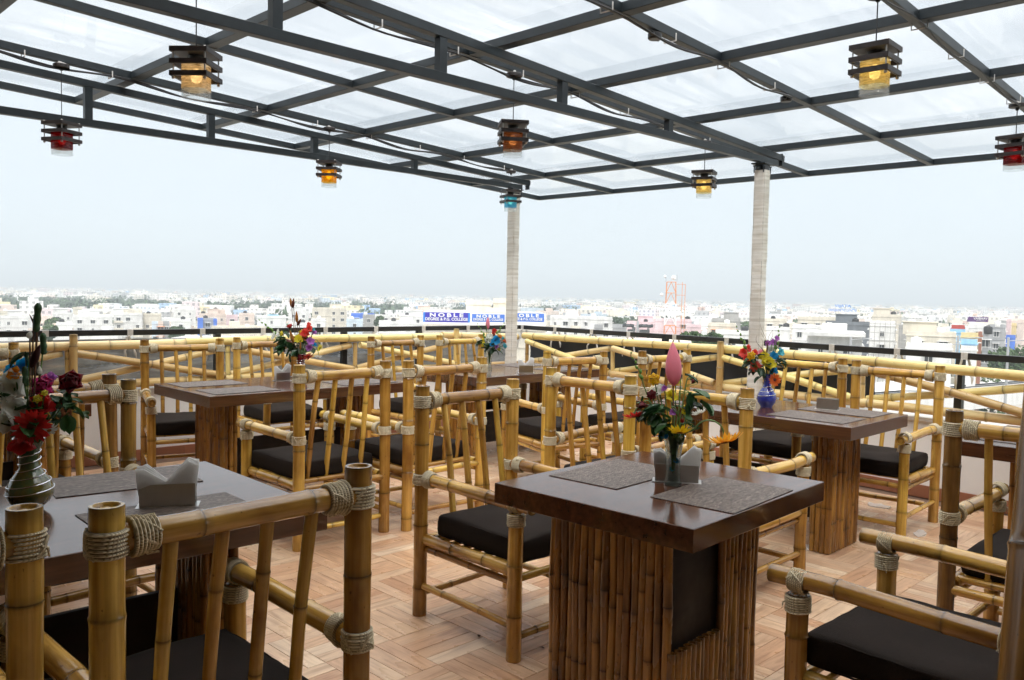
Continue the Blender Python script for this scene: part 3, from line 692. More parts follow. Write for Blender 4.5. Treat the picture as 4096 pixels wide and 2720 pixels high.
# ------------------------------------------------------------------ lanterns
def plate_mesh(open_):
    M = MB(); s = 0.0845; b = 0.012; h = 0.022
    if open_:
        for (x0, x1, y0, y1) in ((-s, s, -s, -s+b), (-s, s, s-b, s), (-s, -s+b, -s+b, s-b), (s-b, s, -s+b, s-b)): M.box(x0, x1, y0, y1, 0, h)
    else: M.box(-s, s, -s, s, 0, h)
    return M.mesh('wooden_frame' if open_ else 'wooden_plate', LWOOD)
PLO, PLC = plate_mesh(True), plate_mesh(False)
M = MB(); M.lathe([(0.0035, 0), (0.0035, 0.125)], None, 8); M.lathe([(0.0, -0.010), (0.006, -0.008), (0.008, -0.003), (0.006, 0.002), (0.004, 0.003)], None, 10, cap=False)
M.lathe([(0.004, 0.122), (0.006, 0.124), (0.008, 0.129), (0.006, 0.134), (0.0, 0.136)], None, 10, cap=False); RODM = M.mesh('metal_rod', STAIN, smooth=50)
M = MB(); M.lathe([(0.034, 0.0), (0.034, -0.006), (0.026, -0.022), (0.017, -0.034), (0.017, -0.055)], None, 20); SOCK = M.mesh('lamp_socket', BLACK, smooth=40)
M = MB(); M.lathe([(0.010, 0), (0.014, -0.012), (0.022, -0.026), (0.024, -0.04), (0.019, -0.054), (0.008, -0.062), (0.001, -0.063)], None, 16); BULBM = M.mesh('bulb', BULB, smooth=80)
def shade_mesh(c):
    M = MB(); r = 0.058; zs = [0.0, -0.01, -0.03, -0.05, -0.07, -0.09, -0.113]
    M.lathe([(r*0.93, zs[0])]+[(r, z) for z in zs[1:]], None, 28, cap=False, sq=3.0)
    M.lathe([(r-0.003, z) for z in zs[::-1]]+[(r*0.9, zs[0]-0.002)], None, 28, cap=False, sq=3.0)
    return M.mesh('glass_shade', LG[c], smooth=60)
M = MB(); r = 0.0585; M.lathe([(r, -0.1135), (r, -0.150), (r-0.003, -0.1515), (r-0.004, -0.150), (r-0.004, -0.1135)], None, 28, cap=False, sq=3.0); LIPM = M.mesh('clear_rim', CLEAR, smooth=60)
def lantern(x, y, ztop, yaw, c, label, canopy=True):
    zc = zr(x, 0.03) if True else 0
    t = thing('pendant_lantern', label, 'lantern', (x, y, ztop), yaw, 'square wood and glass lanterns hung from the roof')
    link('top_plate', PLC, t, T(0, 0, -0.025))
    for k in (1, 2): link('wooden_frame', PLO, t, T(0, 0, -0.025-0.052*k))
    for a in (-1, 1):
        for b_ in (-1, 1): link('metal_rod', RODM, t, T(a*0.071, b_*0.071, -0.133))
    link('lamp_socket', SOCK, t, T(0, 0, -0.0255)); link('bulb', BULBM, t, T(0, 0, -0.082))
    link('glass_shade', shade_mesh(c), t, T(0, 0, -0.062)); link('clear_rim', LIPM, t, T(0, 0, -0.062))
    H_ = zc-0.03-ztop
    M = MB(); M.tube([(0, 0, -0.006), (0, 0, H_)], 0.0028, 6); link('hanging_cord', M.mesh('hanging_cord', CABLE), t)
    M = MB(); M.lathe([(0.0, -0.0), (0.012, 0.0), (0.044, 0.001), (0.049, 0.004), (0.049, 0.021), (0.046, 0.024)], None, 24); M.lathe([(0.008, -0.016), (0.011, -0.01), (0.011, 0.002)], None, 10)
    link('ceiling_rose', M.mesh('ceiling_rose', LWOOD, smooth=40), t, T(0, 0, H_-0.004))
    M = MB(); M.tube([(-0.02, 0, 0.03), (0.03, 0, 0.03)], 0.009, 8); link('cable_clip', M.mesh('cable_clip', TIE, smooth=40), t, T(0, 0, H_-0.002))
lantern(1.817, 6.02, 2.461, radians(28), 'red', 'red glass lantern hanging at the far left, above the bamboo fence')
lantern(3.843, 6.02, 2.461, radians(40), 'gold', 'small golden yellow lantern hanging in the sky left of the middle')
lantern(5.953, 6.02, 2.440, radians(69), 'turquoise', 'turquoise glass lantern hanging in front of the far corner column')
lantern(3.658, 3.69, 2.452, radians(54), 'brown', 'brown smoked glass lantern in the middle, above the pink flower bud')
lantern(5.804, 3.69, 2.405, radians(20), 'yellow', 'small pale amber lantern hanging just left of the right column')
lantern(1.667, 3.69, 2.452, radians(41), 'amber', 'large amber lantern near the camera at the upper left')
lantern(3.733, 1.53, 2.512, radians(2), 'yellow', 'large bright yellow lantern near the camera at the upper right')
lantern(5.895, 1.53, 2.438, radians(-8), 'red', 'red glass lantern cut by the right edge of the photo')

# ------------------------------------------------------------------ chairs
def make_chair(v):
    t = thing('bamboo_armchair', 'x', 'chair', (0, 0, 0)); W, D = 0.27, 0.60; rnd = random.Random(v)
    ch = lambda nm, me, Mx: link(nm, me, t, Mx)
    for s in (-1, 1):
        ch('back_leg', bamboo(1.0, 0.031, BAM_CH, v*7+s+1, gap=0.30), along((s*W, 0, 0.0), (s*W, 0, 1.0)))
        ch('front_leg', bamboo(0.57, 0.030, BAM_CH, v*7+s+3, gap=0.24), along((s*W, D, 0.0), (s*W, D, 0.57)))
        ch('armrest', bamboo(0.665, 0.027, BAM_CH, v*7+s+5, gap=0.30), along((s*W*0.985, 0.02, 0.600), (s*W, 0.685, 0.606)))
        ch('seat_rail', bamboo(0.545, 0.026, BAM_CH, v*7+s+9, gap=0.22), along((s*(W-0.012), 0.028, 0.335), (s*(W-0.012), D-0.028, 0.335)))
        ch('lower_seat_rail', bamboo(0.545, 0.014, BAM_CH, v*7+s+9, gap=0.22), along((s*(W-0.012), 0.028, 0.294), (s*(W-0.012), D-0.028, 0.294)))
        ch('stretcher', bamboo(0.545, 0.0145, BAM_CH, v*5+s+2, gap=0.28), along((s*W, 0.028, 0.132), (s*W, D-0.028, 0.128)))
        # rope: back posts with top rail
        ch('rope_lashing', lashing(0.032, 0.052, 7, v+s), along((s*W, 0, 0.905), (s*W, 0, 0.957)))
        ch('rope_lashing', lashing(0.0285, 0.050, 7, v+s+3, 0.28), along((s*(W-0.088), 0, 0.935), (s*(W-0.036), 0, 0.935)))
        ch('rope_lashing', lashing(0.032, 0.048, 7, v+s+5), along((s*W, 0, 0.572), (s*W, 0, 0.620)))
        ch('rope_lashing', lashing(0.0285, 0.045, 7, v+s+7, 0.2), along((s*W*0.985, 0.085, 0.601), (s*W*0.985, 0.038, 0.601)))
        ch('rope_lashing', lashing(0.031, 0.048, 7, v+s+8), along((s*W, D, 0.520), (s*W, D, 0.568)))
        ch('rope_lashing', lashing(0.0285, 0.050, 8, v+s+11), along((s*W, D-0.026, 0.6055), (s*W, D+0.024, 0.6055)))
    ch('top_rail', bamboo(0.50, 0.027, BAM_CH, v*3+1, gap=0.27), along((-W+0.02, 0, 0.935), (W-0.02, 0, 0.935)))
    ch('back_seat_rail', bamboo(0.50, 0.018, BAM_CH, v*3+2, gap=0.24), along((-W+0.02, 0.0, 0.325), (W-0.02, 0.0, 0.325)))
    ch('back_seat_rail', bamboo(0.50, 0.013, BAM_CH, v*3+4, gap=0.24), along((-W+0.02, 0.075, 0.350), (W-0.02, 0.075, 0.350)))
    ch('front_seat_rail', bamboo(0.50, 0.016, BAM_CH, v*3+3, gap=0.24), along((-W+0.02, D, 0.318), (W-0.02, D, 0.318)))
    ch('stretcher', bamboo(0.50, 0.0145, BAM_CH, v*3+7, gap=0.25), along((-W+0.02, D, 0.088), (W-0.02, D, 0.088)))
    ch('stretcher', bamboo(0.50, 0.0145, BAM_CH, v*3+8, gap=0.25), along((-W+0.02, 0, 0.100), (W-0.02, 0, 0.100)))
    for k in range(4):
        x = -0.159+0.106*k; dx = rnd.uniform(-0.012, 0.012)
        a, b_ = Vector((x*1.02+dx, 0.100, 0.335)), Vector((x*0.96, 0.004, 0.925)); L = (b_-a).length
        ch('slat', bamboo(round(L, 2), 0.0145, BAM_CH, v*11+k, gap=0.26, n=10), along(a, b_))
    for k in range(7):
        y = 0.12+0.065*k
        ch('seat_slat', bamboo(0.52, 0.010, BAM_CH, 3+k % 3, gap=0.3, n=7), along((-0.26, y, 0.350), (0.26, y, 0.350)))
    ch('cushion', rounded_box(0.485, 0.505, 0.092, 0.013, puff=0.008, seed=v, wr=0.008), T(0, 0.338, 0.408))
    M = MB(); hx, hy = 0.2425-0.006, 0.2525-0.006
    for zz in (0.040, -0.042):
        pts = []
        for q in range(48):
            a = 2*pi*q/48; k = (abs(cos(a))**14+abs(sin(a))**14)**(-1/14); pts.append((hx*k*cos(a)*1.008, hy*k*sin(a)*1.008, zz+0.0015*sin(q*1.9+v)))
        M.tube(pts+[pts[0]], 0.0032, 6, cap=False)
    link('piping', M.mesh('piping', CUSH, smooth=60), t, T(0, 0.338, 0.408))
    return t
protos = [make_chair(v) for v in range(4)]; used = set()
CH_GROUP = 'bamboo armchairs with dark brown cushions'
def chair(p0, ang, label, v, s=1.0):
    """p0 = middle between the two back legs; ang = direction the chair faces, degrees from +x"""
    rz = radians(ang-90)
    if v not in used:
        t = protos[v]; used.add(v); t.location = (p0[0], p0[1], 0); t.rotation_euler = (0, 0, rz); t['label'] = label; t['group'] = CH_GROUP; t.name = 'bamboo_armchair'
    else: t = copy_tree(protos[v], 'bamboo_armchair', (p0[0], p0[1], 0), rz, label, CH_GROUP)
    t.scale = (s, 1, 1)
    if 'speckled' in label or 'back to back' in label or 'green vase' in label:      # these chairs have browner, mottled back posts
        for c in t.children:
            if c.name.startswith('back_leg'): c.material_slots[0].link = 'OBJECT'; c.material_slots[0].material = BAM_MT
    return t
chair((2.525, 2.79), -92, 'bamboo armchair left of the middle, facing the front table with the pink lily bud', 0, 0.98)
chair((3.41, 2.83), 0, 'bamboo armchair with its back behind the far left corner of the front table', 1, 1.0)
chair((3.384, 2.165), 1, 'bamboo armchair directly behind the lily vase, back turned to the camera', 2, 1.0)
chair((5.72, 2.745), 178, 'bamboo armchair against the right fence, facing the camera behind the blue vase table', 3, 1.0)
chair((5.655, 2.09), 182, 'bamboo armchair against the right fence with a fully visible dark cushion, by the table end', 0, 0.97)
chair((2.62, 3.935), 89, 'left bamboo armchair with its back to us at the long red vase table', 3, 1.03)
chair((3.30, 3.86), 89, 'right bamboo armchair with its back to us at the long red vase table', 1, 1.06)
chair((2.755, 6.335), -107.6, 'bamboo armchair at the left fence turned slightly, its round armrest end toward the camera', 2, 1.0)
chair((3.505, 6.43), -95, 'bamboo armchair at the left fence behind the red vase', 0, 0.93)
chair((4.515, 3.875), 74, 'bamboo armchair with turned back, left one at the clear vase table', 2, 0.88)
chair((5.30, 3.66), 84, 'bamboo armchair back turned, behind the tip of the pink lily bud', 3, 0.95)
chair((4.62, 6.105), -90, 'bamboo armchair by the left fence behind the clear vase table, left one', 1, 1.03)
chair((5.32, 6.02), -91, 'bamboo armchair nearest the far corner, left of the pink bud and clear vase', 3, 0.97)
chair((0.825, 1.59), 90, 'large bamboo armchair in the left foreground with its back to the camera', 0, 1.02)
chair((0.165, 1.67), 90, 'bamboo armchair cut off by the left edge in the foreground, only its right post seen', 2, 1.0)
chair((1.105, 3.70), -88, 'bamboo armchair with brown posts behind the green vase at the left', 1, 1.0)
chair((1.12, 3.97), 91, 'bamboo armchair back to back with the one behind the green vase', 3, 1.0)
chair((1.34, 6.37), -90, 'bamboo armchair by the left fence cut off by the left edge of the photo', 2, 1.0)
chair((2.500, 0.455), 88, 'bamboo armchair in the right foreground seen from above its two armrests', 1, 1.08)
t = thing('bamboo_pole', 'tall dark bamboo pole cut off by the right edge of the photo in front', 'pole', (0, 0, 0))
_a = at(3925, 3400, 0.0); _q = ray(4240, 1500); _b = Vector((0, 0, EYE))+_q*(1.62/_q.dot(FWD)); _a = Vector((0, 0, EYE))+ray(4128, 2720)*(1.50/ray(4128, 2720).dot(FWD)); _d = (_b-_a).normalized(); _g = _a-_d*(_a.z/_d.z); _h = _a+_d*((2.6-_a.z)/_d.z)
t.location = _g; link('culm', bamboo(round((_h-_g).length, 2), 0.055, BAM_MT, 77, gap=0.4), t, Matrix.Translation(-_g) @ along(_g, _h))
chair((3.37, 0.76), 0, 'bamboo armchair at the right edge with a tall dark speckled back post', 0, 1.0)
chair((5.66, 0.62), 180, 'bamboo armchair beyond the dark table at the right edge', 2, 1.0)

# ------------------------------------------------------------------ tables
def split_pole(L, r, seed):
    return bamboo(L, r, BAM_PN, seed, n=10, gap=0.33)
PSP = [split_pole(0.662, r, sd_) for r, sd_ in ((0.0155, 1), (0.014, 2), (0.0165, 3), (0.0145, 4), (0.0155, 5), (0.0135, 6))]
def pedestal(t, cx, cy, sx, sy, seed, notch=None):
    rnd = random.Random(seed); core = bevel_box(sx-0.05, sy-0.05, 0.675, 0.002).mesh('pedestal_core', DARKW)
    link('pedestal_core', core, t, T(cx, cy, 0.002)); k = 0
    def run(ax, fixed, a, b):
        nonlocal k
        q = a
        while q < b-0.006:
            me = PSP[rnd.randrange(6)]; p = (q+0.0145, fixed) if ax == 0 else (fixed, q+0.0145)
            if notch and ax == 0 and fixed < cy and notch[0] < p[0] < notch[1]:  # short strips bare the near-black core, standing in for a deep opening's shade
                link('bamboo_strip', bamboo(notch[2], 0.0145, BAM_PN, 9, n=10, gap=0.33), t, T(p[0], p[1], 0.002) @ RZ(rnd.uniform(0, 6)))
            else: link('bamboo_strip', me, t, T(p[0], p[1], 0.002+rnd.uniform(0, 0.004)) @ RZ(rnd.uniform(0, 6)))
            q += 0.0290; k += 1
    run(0, cy-sy/2+0.012, cx-sx/2, cx+sx/2); run(0, cy+sy/2-0.012, cx-sx/2, cx+sx/2)
    run(1, cx-sx/2+0.012, cy-sy/2+0.022, cy+sy/2-0.022); run(1, cx+sx/2-0.012, cy-sy/2+0.022, cy+sy/2-0.022)
def table(name, label, cx, cy, Lx, Ly, rz, peds, plank=None, seed=1):
    t = thing(name, label, 'table', (cx, cy, 0), rz, 'dark walnut dining tables on bamboo-clad pedestals')
    link('table_top', bevel_box(Lx, Ly, 0.070, 0.002).mesh('table_top', LAM), t, T(0, 0, 0.680))
    for i, (px, py, sx, sy, nt_) in enumerate(peds): pedestal(t, px, py, sx, sy, seed*10+i, nt_)
    if plank: link('foot_board', bevel_box(*plank[3:], 0.003).mesh('foot_board', DARKW), t, T(*plank[:3]))
    return t
LX = [( -0.50, 0, 0.10, 0.38, None), (0.50, 0, 0.10, 0.38, None)]
table('dining_table', 'small dark walnut table in front with the pink lily bouquet and two placemats', 2.443, 1.681, 0.893, 0.780, radians(2.0), [(-0.045, -0.005, 0.54, 0.50, (-0.335, -0.03, 0.30))], None, 1)
table('dining_table', 'dark walnut table at the left foreground with the green wire-wrapped vase', 0.655, 2.600, 1.46, 0.87, radians(-1.5), LX, (0, 0, 0.19, 0.92, 0.025, 0.26), 2)
table('dining_table', 'long dark walnut table at the left middle with the red vase', 2.99, 5.225, 1.46, 0.86, radians(-1.0), LX, (0, 0, 0.14, 0.92, 0.025, 0.26), 3)
table('dining_table', 'dark walnut table near the far corner column with the clear glass vase', 5.09, 5.13, 1.42, 0.86, radians(-1), LX, (0, 0, 0.14, 0.92, 0.025, 0.26), 4)
table('dining_table', 'dark walnut table at the right with the blue vase and an empty steel holder', 4.640, 2.515, 1.46, 0.776, radians(90), LX, (0, 0, 0.14, 0.92, 0.025, 0.26), 5)
table('dining_table', 'dark walnut table partly seen at the right edge behind a bamboo chair', 4.67, 0.55, 1.46, 0.776, radians(90), LX, (0, 0, 0.14, 0.92, 0.025, 0.26), 6)
table('dining_table', 'dark walnut table at the far left glimpsed between chair slats', 0.88, 5.30, 1.46, 0.84, radians(0), LX, (0, 0, 0.14, 0.92, 0.025, 0.26), 7)
# placemats
PMM = bevel_box(0.44, 0.295, 0.0022, 0.0005).mesh('placemat', MATW)
def placemat(cx, cy, rz, label):
    o = link('placemat', PMM); o.location = (cx, cy, 0.7505); o.rotation_euler = (0, 0, radians(rz)); tag(o, label, 'placemat', 'grey brown woven placemats')
placemat(2.437, 1.875, 3, 'grey brown woven placemat on the front table, left of the lily vase')
placemat(2.455, 1.448, 4, 'grey brown woven placemat on the front table, right of the lily vase')
placemat(1.045, 2.875, -8, 'woven placemat behind the napkins on the left foreground table')
placemat(1.00, 2.365, -2, 'woven placemat in front of the napkins on the left foreground table')
placemat(0.25, 2.40, 0, 'woven placemat at the hidden left end of the left foreground table')
placemat(4.48, 2.085, 90, 'woven placemat on the blue vase table, camera side near the end')
placemat(4.855, 2.085, 90, 'woven placemat on the blue vase table under the steel holder')
placemat(4.48, 2.95, 90, 'woven placemat on the camera side of the blue vase table at its far end')
placemat(4.83, 2.93, 90, 'woven placemat on the fence side of the blue vase table at its far end')
placemat(2.55, 5.47, -1, 'woven placemat at the left end of the long table with the red vase, fence side')
placemat(2.54, 5.01, -1, 'woven placemat at the left end of the long table with the red vase, camera side')
placemat(3.45, 5.44, -1, 'woven placemat at the right end of the red vase table, fence side')
placemat(3.45, 4.98, -1, 'woven placemat at the right end of the red vase table, camera side')
placemat(4.65, 5.38, -1, 'woven placemat at the left end of the clear vase table, fence side')
placemat(5.50, 5.36, -1, 'woven placemat at the right end of the clear vase table, fence side')
placemat(5.50, 4.90, -1, 'woven placemat at the right end of the clear vase table, camera side')
placemat(4.54, 1.02, 90, 'woven placemat on the table at the right edge of the photo')
# napkin holders
def sheet_poly(M, pts, y0, y1, mi=0):
    n = len(pts); vs = [(x, y0, z) for x, z in pts]+[(x, y1, z) for x, z in pts]
    fs = [tuple(range(n)), tuple(range(2*n-1, n-1, -1))]+[((i+1) % n, i, i+n, (i+1) % n+n) for i in range(n)]
    M.add(vs, fs, 1.0, mi)
def holder(cx, cy, rz, label, h=0.062, w_=0.115, fullnap=True, nlab=None, sc=1.0):
    t = thing('napkin_holder', label, 'napkin holder', (cx, cy, 0.7508), radians(rz))
    link('base', bevel_box(w_+0.02, 0.07, 0.0025, 0.0005).mesh('base', STAIN), t)
    for s in (-1, 1):
        link('side_plate', bevel_box(w_, 0.002, h, 0.0003).mesh('side_plate', STAIN), t, T(0, s*0.021, 0.0025))
    if fullnap:
        nk = thing('napkin_stack', nlab, 'napkins', (cx, cy, 0.7535), radians(rz)); rnd = random.Random(int(cx*100))
        for k in range(6):
            M = MB(); y = -0.0165+0.0058*k; e = lambda a: rnd.uniform(-a, a); wv_ = w_/2
            # a folded square standing on edge: two peaks and a V between them
            pts = [(-wv_+0.004, 0), (wv_-0.004, 0), (wv_+0.003+e(.002), h*0.95), (wv_+0.006+e(.004), h*1.92+e(.006)), (wv_*0.72+e(.004), h*2.05+e(.006)), (-0.004+e(.004), h*1.14+e(.003)), (-wv_*0.80+e(.004), h*1.80+e(.006)), (-wv_-0.010+e(.004), h*1.72+e(.006)), (-wv_-0.006+e(.002), h*0.95)]
            sheet_poly(M, pts, y, y+0.0026)
            link('napkin', M.mesh('napkin', TISSUE), nk, Matrix.Rotation(radians(rnd.uniform(-5, 5)), 4, 'X') @ RZ(radians(rnd.uniform(-3, 3))))
    return t
holder(2.492, 1.657, -57, 'steel napkin holder behind the glass vase on the front table', 0.060, 0.15, True, 'white folded napkins behind the glass vase on the front table')
holder(1.025, 2.46, -30, 'steel napkin holder on the left foreground table', 0.066, 0.155, True, 'large white folded napkins on the left foreground table')
holder(4.855, 2.185, -75, 'empty steel napkin holder on the table with the blue vase', 0.062, 0.12, False)
holder(4.965, 4.80, -42, 'steel napkin holder on the clear vase table beside the column', 0.060, 0.115, True, 'white folded napkins on the clear vase table beside the column')
holder(3.05, 5.36, -10, 'steel napkin holder left of the red vase on the long table', 0.055, 0.10, True, 'white napkins left of the red vase on the long table')

# crumpled tissues and litter on the floor
def litter(px, py, s, label, seed):
    p = at(px, py, 0); M = MB(); rnd = random.Random(seed); n = 9; vs = []; fs = []
    pts = [(cos(2*pi*i/n)*s*rnd.uniform(0.6, 1.1), sin(2*pi*i/n)*s*0.6*rnd.uniform(0.6, 1.1), rnd.uniform(0.001, 0.018)) for i in range(n)]
    vs = [(0, 0, 0.012)]+pts+[(x*0.98, y*0.98, 0.0005) for x, y, z in pts]
    for i in range(n): j = (i+1) % n; fs += [(0, 1+i, 1+j), (1+i, 1+n+i, 1+n+j, 1+j)]
    M.add(vs, fs); o = link('paper_napkin', M.mesh('paper_napkin', TISSUE, smooth=30)); o.location = (p.x, p.y, 0.002); o.rotation_euler = (0, 0, rnd.uniform(0, 6)); tag(o, label, 'napkin')
litter(3510, 2025, 0.10, 'crumpled white tissue on the floor under the chair by the right fence', 1)
litter(3680, 2138, 0.075, 'white paper napkin on the floor in front of the chair by the right fence', 2)
litter(3815, 2090, 0.05, 'white paper scrap on the floor behind the tall speckled chair post', 3)
litter(3215, 2190, 0.085, 'white paper napkin on the floor behind the front table', 4)
for (px, py, sd_) in ((1917, 2545, 1), (2168, 2592, 2)):
    p = at(px, py, 0); M = MB(); M.add([(-.012, 0, .001), (0, -.006, .004), (.013, .002, .002), (.002, .008, .006), (-.006, .006, .001), (0, 0, .0005)], [(0, 1, 3), (1, 2, 3), (0, 3, 4), (0, 5, 1), (1, 5, 2), (2, 5, 3), (3, 5, 4)])
    o = link('dry_leaf', M.mesh('dry_leaf', TWIG)); o.location = (p.x, p.y, 0.001); o.rotation_euler = (0, 0, sd_); tag(o, 'dark leaf scrap on the floor ' + ('between the chair and the front table' if sd_ == 1 else 'nearest the front table pedestal'), 'leaf')
# ------------------------------------------------------------------ vases and flowers
RV = Vector((sin(_y), -cos(_y), 0)); FV = Vector((cos(_y), sin(_y), 0)); ZV = Vector((0, 0, 1))
def petal(M, Mx, L, W, cup=0.3, curl=0.2, tip=0.5, wav=0.0, nu=5, nv=4, seed=0, base=0.25):
    vs = []; fs = []
    for i in range(nu+1):
        u = i/nu; wid = W*(base+(1-base)*sin(min(1, u/tip)*pi/2))*(1 if u < tip else max(0.06, sqrt(max(0, 1-((u-tip)/(1-tip))**2))))
        for j in range(nv+1):
            v = -1+2*j/nv
            z = cup*W*v*v + curl*L*u*u + wav*W*sin(u*9+v*4+seed)*(u*0.8+0.2)*abs(v)
            vs.append(Mx@Vector((v*wid*0.5, u*L, z)))
    for i in range(nu):
        for j in range(nv): a = i*(nv+1)+j; fs.append((a, a+1, a+nv+2, a+nv+1))
    M.add(vs, fs)
RXm = lambda a: Matrix.Rotation(a, 4, 'X')
def rose_mesh(c, seed=0, open_=1.0):
    M = MB(); rnd = random.Random(seed)
    for ring, (k, tilt, L, W) in enumerate(((3, 86, 0.95, 0.75), (4, 78, 1.0, 1.0), (5, 66, 1.05, 1.15), (6, 46, 1.05, 1.2))):
        tilt = 90-(90-tilt)*open_
        for i in range(k):
            a = 2*pi*i/k+ring*0.7+rnd.uniform(-.2, .2)
            petal(M, RZ(a) @ T(0, 0.05+0.10*ring, 0) @ RXm(radians(tilt)), L, W, 0.35, -0.18-0.10*open_*ring, 0.62, 0.05, seed=i+ring)
    return M.mesh('bloom', PET[c], smooth=70)
def trumpet_mesh(c, seed=0, n=6, wav=0.12):
    M = MB(); rnd = random.Random(seed)
    for i in range(n):
        a = 2*pi*i/n+rnd.uniform(-.15, .15); petal(M, RZ(a) @ RXm(radians(46+rnd.uniform(-12, 12)+(14 if i % 2 else 0))), 1.25, 1.05, 0.22, -0.32, 0.6, wav, 6, 4, seed=i+seed)
    return M.mesh('bloom', PET[c], smooth=70)
PETCACHE = {}
def gerbera(t, Mx, s, c, seed=0, droop=-0.25, n=22, fuzzy=False):
    key = (c, seed % 3, droop)
    if key not in PETCACHE:
        M = MB(); petal(M, Matrix(), 1.0, 0.26, 0.15, droop, 0.6, 0.03, 4, 2, base=0.4); PETCACHE[key] = M.mesh('petal', PET[c], smooth=70)
    rnd = random.Random(seed)
    for i in range(n):
        a = 2*pi*i/n+rnd.uniform(-.08, .08); k = 1 if i % 2 else 0.93
        link('petal', PETCACHE[key], t, Mx @ Matrix.Scale(s*k*rnd.uniform(.93, 1.04), 4) @ RZ(a) @ T(0, 0.12, 0) @ RXm(radians(rnd.uniform(-9, 9)+(5 if i % 2 else 0))))
    M = MB(); M.lathe([(0.26, -0.01), (0.25, 0.05), (0.16, 0.09), (0.02, 0.085)], None, 14); link('flower_centre', M.mesh('flower_centre', PET['brown'] if c in ('red', 'orange') else PET['ochre'], smooth=50), t, Mx @ Matrix.Scale(s, 4))
    M = MB(); M.lathe([(0.06, -0.30), (0.16, -0.24), (0.27, -0.05), (0.27, 0.0)], None, 12); link('calyx', M.mesh('calyx', STEM, smooth=50), t, Mx @ Matrix.Scale(s, 4))
def bud_mesh(mat_, ln=4.0, seed=0, lobes=3, amp=0.06, cyl=False):
    M = MB(); vs = []; fs = []; n = 18; K = 14
    for k in range(K+1):
        u = k/K; r = max(0.02, (sin(pi*u**0.80))**0.75*(1-0.18*u)) if 0 < u < 1 else 0.03
        if u == 1: r = 0.05
        if cyl: r = (0.9+0.10*sin(u*17+seed))*min(1, (u+0.02)*9, (1.02-u)*9)**0.5
        for i in range(n):
            a = 2*pi*i/n; q = r*(1-amp*abs(cos(lobes*a/2))**8*2); vs.append((q*cos(a), q*sin(a), u*ln))
    for k in range(K):
        for i in range(n): j = (i+1) % n; fs.append((k*n+i, k*n+j, (k+1)*n+j, (k+1)*n+i))
    M.add(vs, fs); return M.mesh('bud', mat_, smooth=80)
def leaf_mesh(mat_, L=1.0, W=0.45, fold=0.25, curl=-0.2, seed=0):
    M = MB(); petal(M, Matrix(), L, W, fold, curl, 0.42, 0.06, 7, 4, seed=seed, base=0.1); return M.mesh('leaf', mat_, smooth=50)
LEAFS = [leaf_mesh(m_, 1, w_, f_, c_, s_) for s_, (m_, w_, f_, c_) in enumerate(((LEAF, .62, .2, -.25), (LEAFD, .7, .25, -.35), (LEAF, .5, .35, .2), (LEAFY, .16, .3, .1), (LEAFD, .4, .4, -.5)))]
def orient(d, up=ZV):
    return d.normalized().to_track_quat('Z', 'Y').to_matrix().to_4x4()
def place_leaf(t, base, p, d, s, k):
    d = d.normalized(); q = d.to_track_quat('Y', 'Z').to_matrix().to_4x4()
    link('leaf', LEAFS[k], t, Matrix.Translation(p-base) @ q @ Matrix.Scale(s, 4))
